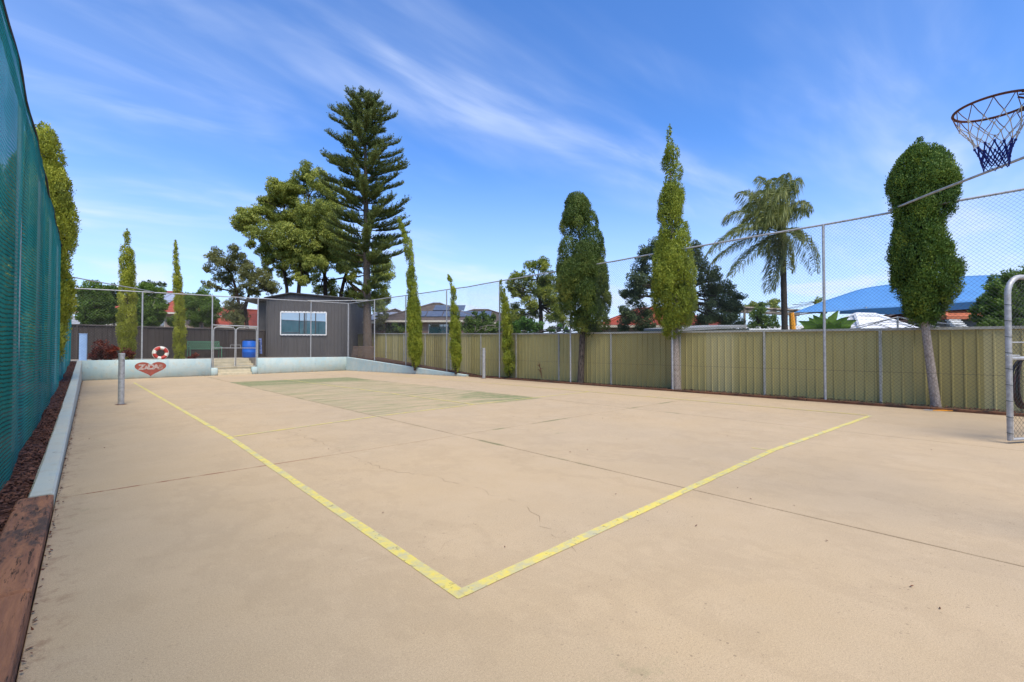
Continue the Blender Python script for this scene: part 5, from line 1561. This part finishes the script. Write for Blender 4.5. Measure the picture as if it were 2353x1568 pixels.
# --- palm
def palm():
    d = 22.5; sc_ = d / F
    q = (lambda x: (2700 + x * .4464) / 1.7, lambda y: (600 + y * .4464) / 1.7)
    base = at(q[0](822), q[1](1600), d); top = at(q[0](800), q[1](760), d)
    root = thing('palm_tree', 'tall windblown palm with drooping feathery fronds behind the fence', 'tree', (base.x, base.y, -.1))
    mb = MB()
    pts = [Vector((base.x, base.y, -.1)).lerp(top, t) + Vector((.03 * math.sin(t * 3), 0, 0)) for t in np.linspace(0, 1, 26)]
    mb.tube(pts, [(.155 - .03 * i / 25) * (1.04 if i % 2 else .98) for i in range(26)], 12, False)
    smooth_by_angle(mb.build('trunk', M['B_palm'], root), 70)
    cs = at(q[0](800), q[1](700), d)
    # crownshaft of old leaf bases
    mb = MB().tube([top - Vector((0, 0, 1.0)), top, cs + Vector((0, 0, .2))], [.14, .22, .10], 8)
    mb.build('leaf_bases', M['B_flake'], root)
    fr_ = [  # tip x, tip y, control x, control y, depth of control, depth of tip
        (170, 870, 380, 560, -.6, -1.2), (190, 950, 450, 680, .3, .4), (350, 1060, 560, 760, -1.0, -1.5), (290, 600, 440, 380, .9, 1.5), (430, 340, 560, 300, -.5, -.9),
        (600, 210, 700, 190, 1.0, 1.6), (560, 400, 680, 160, -1.2, -2.2), (700, 450, 780, 120, -1.5, -2.6), (830, 180, 790, 260, .2, .5), (930, 240, 860, 180, .6, 1.2),
        (1060, 470, 900, 330, -.4, -.8), (1000, 540, 880, 390, .9, 1.6), (1090, 1030, 1060, 640, .2, .4), (940, 760, 900, 600, -1.0, -1.6), (680, 1200, 760, 900, -.3, -.4),
        (740, 1180, 740, 820, .4, .4), (860, 1010, 850, 800, -.3, -.4), (640, 560, 660, 280, -1.6, -2.4), (760, 900, 760, 720, -.6, -.7), (480, 480, 600, 330, 1.6, 2.6), (350, 700, 520, 520, -1.8, -2.6), (760, 560, 770, 330, -1.7, -2.6), (620, 860, 720, 700, 1.1, 1.5), (520, 520, 640, 230, -.9, -1.8), (620, 640, 700, 380, -2.0, -2.4), (880, 330, 830, 150, -.6, -1.2), (700, 640, 740, 420, -1.6, -2.0), (450, 620, 560, 420, .2, .3), (760, 230, 740, 130, .9, 1.8)]
    wind = np.array(at(0, 0, 1) - at(1, 0, 1)); wind = np.array([-math.cos(HD), math.sin(HD), 0])
    for fi, (tx, ty, kx, ky, kd, td) in enumerate(fr_):
        A0 = np.array(cs); A1 = np.array(at(q[0](kx), q[1](ky), d + kd)); A2 = np.array(at(q[0](tx), q[1](ty), d + td))
        tt = np.linspace(0, 1, 22)[:, None]
        C = (1 - tt) ** 2 * A0 + 2 * tt * (1 - tt) * A1 + tt ** 2 * A2
        mb = MB().tube([tuple(c) for c in C], [.028 * (1 - .85 * i / 21) + .004 for i in range(22)], 5, False)
        fo = mb.build('frond', M['L_palm'], root)
        n = 220
        s = np.repeat(np.linspace(.14, 1, n // 2), 2) + rng.normal(0, .004, n); s = np.clip(s, 0, 1)
        side = np.tile([-1., 1.], n // 2)[:, None]
        p = np.stack([np.interp(s, tt[:, 0], C[:, k_]) for k_ in range(3)], -1)
        T = np.gradient(C, axis=0); T /= np.linalg.norm(T, axis=1, keepdims=True)
        tg = np.stack([np.interp(s, tt[:, 0], T[:, k_]) for k_ in range(3)], -1)
        sd = np.cross(tg, np.array([0, 0, 1.])); sd /= np.linalg.norm(sd, axis=1, keepdims=True) + 1e-6
        ln = .78 * np.sin(np.clip(s * 2.7 + .35, 0, math.pi)) ** .6 * rng.uniform(.75, 1.15, n) + .12
        A1_ = tg * .45 + sd * side * .75 + rng.normal(0, .14, (n, 3)) + np.array([0, 0, .05]) + wind * .15
        A1_ /= np.linalg.norm(A1_, axis=1, keepdims=True)
        A2_ = A1_ * .35 + np.array([0, 0, -.95]) + wind * .30 + rng.normal(0, .12, (n, 3)); A2_ /= np.linalg.norm(A2_, axis=1, keepdims=True)
        m1 = p + A1_ * (ln * .45)[:, None]
        P_ = np.r_[p + A1_ * (ln * .22)[:, None], m1 + A2_ * (ln * .34)[:, None]]
        Ax = np.r_[A1_, A2_]; L_ = np.r_[ln * .5, ln * .72]
        tb = rng.normal(.45, .12)
        quads('leaflets', P_, Ax, unit(2 * n) + np.array([0, 0, .3]), L_, np.r_[np.full(n, .033), np.full(n, .028)], np.tile(np.clip(rng.normal(tb, .15, n), 0, 1), 2), M['L_palm'], fo)['kind'] = 'stuff'
palm()

# --- broad leaved plant above the fence
def paddle_plant():
    d = 17.2
    q = (lambda x: (2650 + x * .34) / 1.7, lambda y: (1050 + y * .34) / 1.7)
    c = at(q[0](1690), q[1](760), d)
    root = thing('paddle_leaf_plant', 'clump of broad bright green paddle leaves behind the fence', 'plant', (c.x, c.y, .2))
    tips = [(1370, 600, -.2), (1420, 700, -.5), (1490, 560, .3), (1540, 530, -.2), (1630, 510, .1), (1830, 480, .2), (1950, 550, -.1), (2040, 590, .3), (1980, 660, -.4), (1450, 650, .5), (1720, 600, -.6), (1580, 640, -.7), (1860, 600, -.5), (1900, 700, -.6), (1660, 690, -.7), (1400, 690, .2)]
    for tx, ty, dd in tips:
        a = np.array(c) + np.array([random.gauss(0, .12), random.gauss(0, .12), -.25]); b = np.array(at(q[0](tx), q[1](ty), d + dd))
        L = np.linalg.norm(b - a)
        mid = (a + b) / 2 + np.array([0, 0, .14 * L])
        wv = Vector(b - a).cross(Vector((math.sin(HD), math.cos(HD), .25))).normalized()
        P, fs = [], []
        nn = 10
        nrm = Vector(b - a).cross(wv).normalized()
        for i in range(nn + 1):
            t = i / nn
            p = Vector((1 - t) ** 2 * a + 2 * t * (1 - t) * mid + t * t * b)
            wd = .22 * max(.03, math.sin(math.pi * min(1, max(0, (t - .12) / .88)) ** .75)) * random.uniform(.85, 1.1)
            P += [p - wv * wd + nrm * .04, p, p + wv * wd + nrm * .04]
        for i in range(nn):
            fs += [(3 * i, 3 * i + 1, 3 * i + 4, 3 * i + 3), (3 * i + 1, 3 * i + 2, 3 * i + 5, 3 * i + 4)]
        o = MB().add(P, fs).build('leaf', M['L_banana'], root, True)
        at_ = o.data.attributes.new('tone', 'FLOAT', 'POINT')
        tv_ = rng.normal(.45, .12)
        at_.data.foreach_set('value', np.clip(rng.normal(tv_, .1, len(P)), 0, 1))
paddle_plant()
# dead red frond against the olive fence, dry vines on its top
tw = thing('dead_frond', 'dead red brown fern frond standing against the olive fence', 'plant', tuple(gnd(1240, 872)))
d_ = dx(1240, 14.15)
stem = [at(1245, 868, d_), at(1243, 850, d_), at(1239, 838, d_)]
MB().tube(stem, .012, 5).build('stem', M['drybrown'], tw)
for k in range(12):
    t = k / 11
    p = stem[0].lerp(stem[2], .25 + .75 * t)
    MB().tube([p, p + Vector((random.uniform(-.12, .12), random.uniform(-.12, .12), random.uniform(-.04, .10)))], [.014, .004], 4).build('leaflet', M['drybrown'], tw)
vt = thing('dry_vine', 'tangle of dry grey vine stems along the top of the olive fence', 'vine', tuple(at(1250, 762, dx(1250, 14.6))))
for k in range(26):
    x0 = random.uniform(1185, 1300) if k < 18 else random.uniform(1085, 1150)
    dd = dx(x0, 14.75)
    a = at(x0, random.uniform(748, 766), dd); b = at(x0 + random.uniform(-40, 40), random.uniform(748, 764), dd + random.uniform(-.3, .5))
    m_ = (a + b) / 2 + Vector((0, 0, random.uniform(-.05, .16)))
    MB().tube([a, m_, b], random.uniform(.008, .02), 5).build('stem', M['vinewood'], vt)

# ------------------------------------------------------------------ houses and backyard structures beyond the fences
def wing_house(root, c, w_, dp, rz, zb_, zw, zr, ov, roof, wallm, hip=True, ncourse=14, gutter='cream', windows=()):
    """one wing: walls, hip or gable roof of stepped tile courses; w_ across, dp deep, ridge along the width"""
    ca, sa = math.cos(rz), math.sin(rz)
    def T(x, y, z): return (c[0] + x * ca - y * sa, c[1] + x * sa + y * ca, z)
    mb = MB()
    mb.add([T(x, y, z) for z in (zb_, zw) for x, y in ((-w_ / 2, -dp / 2), (w_ / 2, -dp / 2), (w_ / 2, dp / 2), (-w_ / 2, dp / 2))], [(0, 1, 5, 4), (1, 2, 6, 5), (2, 3, 7, 6), (3, 0, 4, 7)])
    mb.build('wall', M[wallm], root)
    X, Y = w_ / 2 + ov, dp / 2 + ov
    rx = max(X - Y, .05) if hip else X
    P, fs = [], []
    for k in range(ncourse):
        t0, t1 = k / ncourse, (k + 1) / ncourse
        for t, dz in ((t0, .035), (t1, .0)):
            hx, hy = X + (rx - X) * t, Y * (1 - t) + .01
            P += [T(x, y, zw - .05 + (zr - zw) * t + dz) for x, y in ((-hx, -hy), (hx, -hy), (hx, hy), (-hx, hy))]
        b = 8 * k
        fs += [(b + i, b + (i + 1) % 4, b + 4 + (i + 1) % 4, b + 4 + i) for i in range(4)]
        if k: fs += [(b - 4 + i, b - 4 + (i + 1) % 4, b + (i + 1) % 4, b + i) for i in range(4)]
    ro = MB().add(P, fs).build('roof', M[roof], root)
    MB().tube([T(-rx, 0, zr + .0), T(rx, 0, zr + .0)], .10, 6).build('ridge_cap', M[roof], ro)
    if hip:
        for sx in (-1, 1):
            for sy in (-1, 1):
                MB().tube([T(sx * X, sy * Y, zw - .02), T(sx * rx, 0, zr)], .085, 5).build('hip_cap', M[roof], ro)
    g = MB()
    for (x, y, lx, ly) in ((0, -Y, 2 * X, .10), (0, Y, 2 * X, .10), (-X, 0, .10, 2 * Y - .12), (X, 0, .10, 2 * Y - .12)):
        p = T(x, y, zw - .10)
        g.box(p, (lx, ly, .14), rz)
    g.build('gutter', M[gutter], root)
    for (x, z0, z1, ww) in windows:
        p = T(x, -dp / 2 - .02, (z0 + z1) / 2)
        wo = MB().box(p, (ww, .06, z1 - z0), rz).build('window', M['cream'], root)
        p = T(x, -dp / 2 - .045, (z0 + z1) / 2)
        MB().box(p, (ww - .12, .04, z1 - z0 - .12), rz).build('pane', glass, wo)
    def on_roof(x, t, lift=.06):     # point on the front slope
        return Vector(T(x, -Y * (1 - t), zw - .05 + (zr - zw) * t + lift))
    return on_roof
def panel_on(root, R_, x0, x1, t0, t1, mat):
    a, b, c_, d_ = R_(x0, t0), R_(x1, t0), R_(x1, t1), R_(x0, t1)
    n = (b - a).cross(d_ - a).normalized() * .04
    o = MB().add([*(v + n * .0 for v in (a, b, c_, d_)), *(v + n for v in (a, b, c_, d_))], [(3, 2, 1, 0), (4, 5, 6, 7), (0, 1, 5, 4), (1, 2, 6, 5), (2, 3, 7, 6), (3, 0, 4, 7)]).build('solar_panel', M[mat], root)
    return o
RZH = -HD
# left: red tiled house
c = at(383, 780, 43.)
h1 = thing('house', 'cream brick house with red tiled roof behind the brown fence', 'house', (c.x, c.y, .8))
q = wing_house(h1, c, 9.4, 7.2, RZH + .05, .6, 4.55, 6.75, .55, 'redtile', 'brick1', windows=((-3, 2.4, 4.0, 1.4), (1.5, 2.6, 4.0, 1.6), (3.6, 2.6, 4.0, .9)))
for x in (-.35, .72, 1.79):
    for (t0, t1) in ((.10, .50), (.52, .90)):
        panel_on(h1, q, x - 1.0, x, t0, t1, 'solarlt')
c = at(575, 780, 46.)
h1b = thing('house', 'small red roofed wing with white gable seen beside the shed', 'house', (c.x, c.y, .8))
wing_house(h1b, c, 6.0, 6, RZH + .8, .6, 3.5, 5.3, .4, 'redtile', 'cream', hip=False)
c = at(240, 780, 34.)
g1 = thing('garden_shed', 'low grey roofed outbuilding behind the brown fence at the left', 'shed', (c.x, c.y, .8))
wing_house(g1, c, 5.5, 3, RZH, .6, 3.15, 3.75, .3, 'greyroof', 'brick1', hip=False, ncourse=3)
# middle: brown tiled house with solar panels
c = at(1003, 780, 36.)
h2 = thing('house', 'orange brick house with brown tiled roof and solar panels behind the olive fence', 'house', (c.x, c.y, .3))
q = wing_house(h2, c, 6.6, 6.0, RZH, .2, 3.45, 4.95, .5, 'browntile', 'brick2', windows=((1.0, 2.2, 3.2, 2.2),))
for x in (-1.5, -.3, .9, 2.1):
    panel_on(h2, q, x, x + 1.14, .16, .48, 'solar')
for x in (0, 1.2): panel_on(h2, q, x, x + 1.14, .54, .86, 'solar')
c = at(908, 780, 39.)
q = wing_house(h2, c, 4.6, 5.5, RZH, .2, 3.55, 4.75, .5, 'browntile', 'brick2')
for x in (-1.4, -.2, 1.0): panel_on(h2, q, x, x + 1.14, .08, .7, 'solarlt')
c = at(1105, 780, 39.)
q = wing_house(h2, c, 6.8, 5.5, RZH, .2, 3.5, 4.70, .5, 'browntile', 'brick2')
for x in (-2.6, -1.4, -.2): panel_on(h2, q, x, x + 1.14, .25, .85, 'solar')
# red roofed house behind the dark tree
c = at(1495, 780, 31.)
h3 = thing('house', 'brick house with red tiled roof behind the dark blue green tree', 'house', (c.x, c.y, 0))
wing_house(h3, c, 7.2, 5.6, RZH, -.1, 2.85, 4.1, .4, 'redtile', 'brick1', windows=((-2.2, 1.2, 2.4, 1.2),))
# flat grey carport roof just behind the fence
c = at(1634, 766, 17.0)
cp = thing('carport', 'flat grey roofed carport just behind the olive fence', 'carport', (c.x, c.y, 0))
zc = 2.0
u_ = Vector((math.cos(HD), -math.sin(HD), 0)); v_ = Vector((math.sin(HD), math.cos(HD), 0))
a = Vector((c.x, c.y, zc))
slab_roof([a - u_ * 1.35 + Vector((0, 0, .02)), a + u_ * 1.35 + Vector((0, 0, .16)), a + u_ * 1.35 + v_ * 4 + Vector((0, 0, .36)), a - u_ * 1.35 + v_ * 4 + Vector((0, 0, .2))], .10, 'roof', M['greyroof'], cp)
slab_roof([a + u_ * 1.42 + Vector((0, 0, .03)), a + u_ * 2.6 + Vector((0, 0, .0)), a + u_ * 2.6 + v_ * 3, a + u_ * 1.42 + v_ * 3 + Vector((0, 0, .1))], .10, 'awning', M['white'], cp)
for s in (-1.2, 1.2):
    for t in (.3, 3.7):
        p = a + u_ * s + v_ * t
        MB().tube([(p.x, p.y, -.1), (p.x, p.y, zc + .1)], .04, 6).build('post', M['galv'], cp)
# pergola
c = at(1800, 725, 27.5)
pg = thing('pergola', 'weathered grey pergola beams behind the palm trunk', 'pergola', (c.x, c.y, 0))
z1 = z_at(1800, 718, c.x, c.y)
for t, dz in ((0, 0), (2.6, .05)):
    p0 = Vector((c.x, c.y, z1 + dz)) - u_ * 2.6 + v_ * t + Vector((0, 0, .28)); p1 = Vector((c.x, c.y, z1 + dz)) + u_ * 2.6 + v_ * t
    MB().tube([p0, p1], .09, 4).build('beam', M['vinewood'], pg)
    for s in (.05, .5, .95):
        p = p0.lerp(p1, s)
        MB().tube([(p.x, p.y, -.1), tuple(p)], .07, 4).build('post', M['vinewood'], pg)
for k in range(9):
    p = Vector((c.x, c.y, z1 + .15 - .028 * k + .12)) - u_ * (2.5 - k * .62)
    MB().tube([p - v_ * .4, p + v_ * 3.0], .04, 4).build('rafter', M['vinewood'], pg)
# white roofed building behind it, brown gable, terracotta roof
c = at(1990, 770, 20.8)
wb = thing('house', 'low building with white sheet roof below the blue shade sail', 'house', (c.x, c.y, 0))
wing_house(wb, c, 3.6, 2.4, RZH + .25, -.1, 2.05, 2.92, .15, 'whiteroof', 'white', hip=True, ncourse=4, gutter='white')
c = at(1760, 770, 30.)
wb2 = thing('shed', 'low white walled shed behind the leafy shrub and palm', 'shed', (c.x, c.y, 0))
wing_house(wb2, c, 6.0, 3.0, RZH, -.1, 2.55, 2.8, .15, 'whiteroof', 'white', hip=False, ncourse=2, gutter='white')
c = at(2080, 770, 35.)
bb = thing('house', 'house with dull brown roof half hidden by the clipped tree', 'house', (c.x, c.y, 0))
wing_house(bb, c, 6.0, 5, RZH, -.1, 2.6, 4.3, .4, 'browntile', 'brick2', ncourse=8)
c = at(2225, 770, 27.)
tb = thing('house', 'dark walled house with terracotta tiled roof at the right', 'house', (c.x, c.y, 0))
wing_house(tb, c, 6.4, 4, RZH, -.1, 3.15, 4.3, .3, 'terracotta', 'shedtrim', ncourse=8, gutter='terracotta')
st = thing('outdoor_stair', 'white slatted outdoor stair in front of the dark walled house', 'stair', tuple(at(2205, 800, 24.)))
for k in range(7):
    t = k / 6
    p = at(2190 + 24 * t, 736 + 24 * t, 23.8 - 1.2 * t)
    MB().box(p, (.62, .22, .06), RZH).build('tread', M['white'], st)
# blue shade sail: wide curved canopy with a darker valance, on four posts
def sail():
    root = thing('shade_sail', 'large bright blue shade canopy behind the clipped tree', 'canopy', tuple(at(2090, 800, 26.)))
    d0 = 25.
    edge = [(1826, 718), (1880, 717), (1930, 715), (1985, 710), (2050, 707), (2120, 702), (2190, 697), (2260, 692), (2330, 690), (2420, 690), (2500, 694)]
    crest = [(1826, 717.5), (1880, 697), (1930, 680), (1985, 663), (2050, 653), (2120, 644), (2190, 637), (2260, 633), (2330, 634), (2420, 645), (2500, 670)]
    def dense(pts, n=41):
        q = np.array(pts, float); s_ = np.arange(len(q)); o_ = []
        for t in np.linspace(0, len(q) - 1, n):
            i = min(int(t), len(q) - 2); f = t - i
            p0, p1_, p2_, p3 = q[max(i - 1, 0)], q[i], q[i + 1], q[min(i + 2, len(q) - 1)]
            o_.append(tuple(.5 * (2 * p1_ + (p2_ - p0) * f + (2 * p0 - 5 * p1_ + 4 * p2_ - p3) * f * f + (3 * p1_ - p0 - 3 * p2_ + p3) * f ** 3)))
        return o_
    edge0 = edge
    edge, crest = dense(edge), dense(crest)
    P, fs = [], []
    nr = 8
    for i, (e, c_) in enumerate(zip(edge, crest)):
        a = at(e[0], e[1], d0); b = at(c_[0], c_[1], d0 + math.sin(min(1, i / 18) * math.pi / 2) * 3.6)
        for k in range(nr + 1):
            t = k / nr
            p = a.lerp(b, t) + Vector((0, 0, -.10 * math.sin(math.pi * t) * min(1, i / 12) * -1.6))
            P.append(p)
    n_ = nr + 1
    fs = [(i * n_ + k, (i + 1) * n_ + k, (i + 1) * n_ + k + 1, i * n_ + k + 1) for i in range(len(edge) - 1) for k in range(nr)]
    o = smooth_by_angle(MB().add(P, fs).build('canopy', M['sail'], root), 70)
    sd_ = o.modifiers.new('thick', 'SOLIDIFY'); sd_.thickness = .02
    # back slope
    P2 = []
    for i, c_ in enumerate(crest):
        b = at(c_[0], c_[1], d0 + math.sin(min(1, i / 18) * math.pi / 2) * 3.6)
        P2 += [b, b + v_ * 3.6 * min(1, i / 16 + .02) + Vector((0, 0, -1.4 * min(1, i / 16)))]
    o = MB().add(P2, [(2 * i, 2 * i + 2, 2 * i + 3, 2 * i + 1) for i in range(len(crest) - 1)]).build('rear_canopy', M['sail'], root)
    P3 = []
    for i, e in enumerate(edge0[2:]):
        a = at(e[0], e[1], d0) - v_ * .01
        h = .16 + .22 * min(1, i / 2) - .0 * i
        P3 += [a, a - Vector((0, 0, h)) + v_ * .06]
    o = MB().add(P3, [(2 * i, 2 * i + 1, 2 * i + 3, 2 * i + 2) for i in range(len(edge0) - 3)]).build('valance', M['saildark'], root)
    for px, dd in ((1990, .1), (2240, .1), (2480, .1), (2060, 6.5), (2400, 6.5)):
        p = at(px, 720, d0 + dd)
        MB().tube([(p.x, p.y, -.1), (p.x, p.y, at(px, 706, d0 + dd).z)], .05, 8).build('post', M['galv'], root)
sail()
# folded orange umbrella
c = at(1821, 760, 22.8)
um = thing('slide_post', 'bright orange upright panel beside the palm trunk', 'panel', (c.x, c.y, 0))
z0, z1 = .2, z_at(1821, 719, c.x, c.y)
P_ = [Vector((c.x, c.y, z0 + (z1 - z0) * t)) + u_ * .05 * math.sin(t * 4) for t in np.linspace(0, 1, 10)]
MB().tube(P_, [.10, .12, .13, .13, .12, .13, .14, .14, .13, .11], 8).build('sleeve', M['orange'], um)
MB().tube([Vector((c.x, c.y, -.1)), Vector((c.x, c.y, z0 + .05))], .04, 6).build('pole', M['galv'], um)
# rotary clothes line
c = at(2063, 760, 17.4)
cl_ = thing('rotary_clothesline', 'grey rotary clothes line with long arms behind the clipped tree', 'clothes line', (c.x, c.y, -.1))
zt = z_at(2063, 729, c.x, c.y)
MB().tube([(c.x, c.y, -.1), (c.x, c.y, zt)], .035, 8).build('pole', M['galv'], cl_)
ends = []
for k, a in enumerate((R(8), R(98), R(188), R(278))):
    e = Vector((c.x, c.y, zt - .46)) + (u_ * math.cos(a) + v_ * math.sin(a)) * 2.25
    ends.append(e)
    MB().tube([(c.x, c.y, zt), tuple(e)], .018, 6).build('arm', M['galv'], cl_)
    MB().tube([(c.x, c.y, zt - .5), tuple(Vector((c.x, c.y, zt)).lerp(e, .45))], .012, 5).build('stay', M['galv'], cl_)
for f_ in (.35, .55, .75, .97):
    q = [Vector((c.x, c.y, zt)).lerp(e, f_) for e in ends]
    MB().tube(q, .005, 4, closed=True).build('line', M['wire_lt'], cl_)

# ------------------------------------------------------------------ scattered dry leaves on the court
spots = [(2095, 1350), (1695, 1122), (1415, 1137), (1025, 1035), (690, 990), (1310, 1040), (1350, 1035), (1540, 1003), (1672, 1003), (1385, 962), (1180, 958), (1240, 958), (640, 1010), (755, 1033), (1725, 1148), (1825, 1163), (1600, 1210), (2130, 1005), (2140, 1035), (1160, 1258), (2160, 1400), (880, 1180), (205, 1010), (240, 1030), (640, 880), (1465, 1180), (1900, 1245), (1440, 1010)]
me = None
for i, (px, py) in enumerate(spots):
    p = gnd(px, py)
    Lf = random.uniform(.035, .075)
    a = random.uniform(0, 6.28)
    P = [(-Lf / 2, 0, .004), (-.1 * Lf, -.17 * Lf, .010), (Lf / 2, 0, .012), (-.05 * Lf, .19 * Lf, .007), (0, 0, .016)]
    if me is None:
        me = MB().add(P, [(0, 1, 4), (1, 2, 4), (2, 3, 4), (3, 0, 4)]).mesh('dry_leaf'); me.materials.append(M['leaflitter'])
    o = bpy.data.objects.new('dry_leaf', me)
    link(o, None, (p.x, p.y, .002))
    o.rotation_euler = (0, 0, a)
    s_ = random.uniform(.4, .75); o.scale = (s_, s_, s_)
    tag(o, 'small dark dry leaf lying on the open concrete court', 'leaf', 'dry leaves scattered on the court')
sc.cycles.max_bounces = 6
sc.cycles.transparent_max_bounces = 16
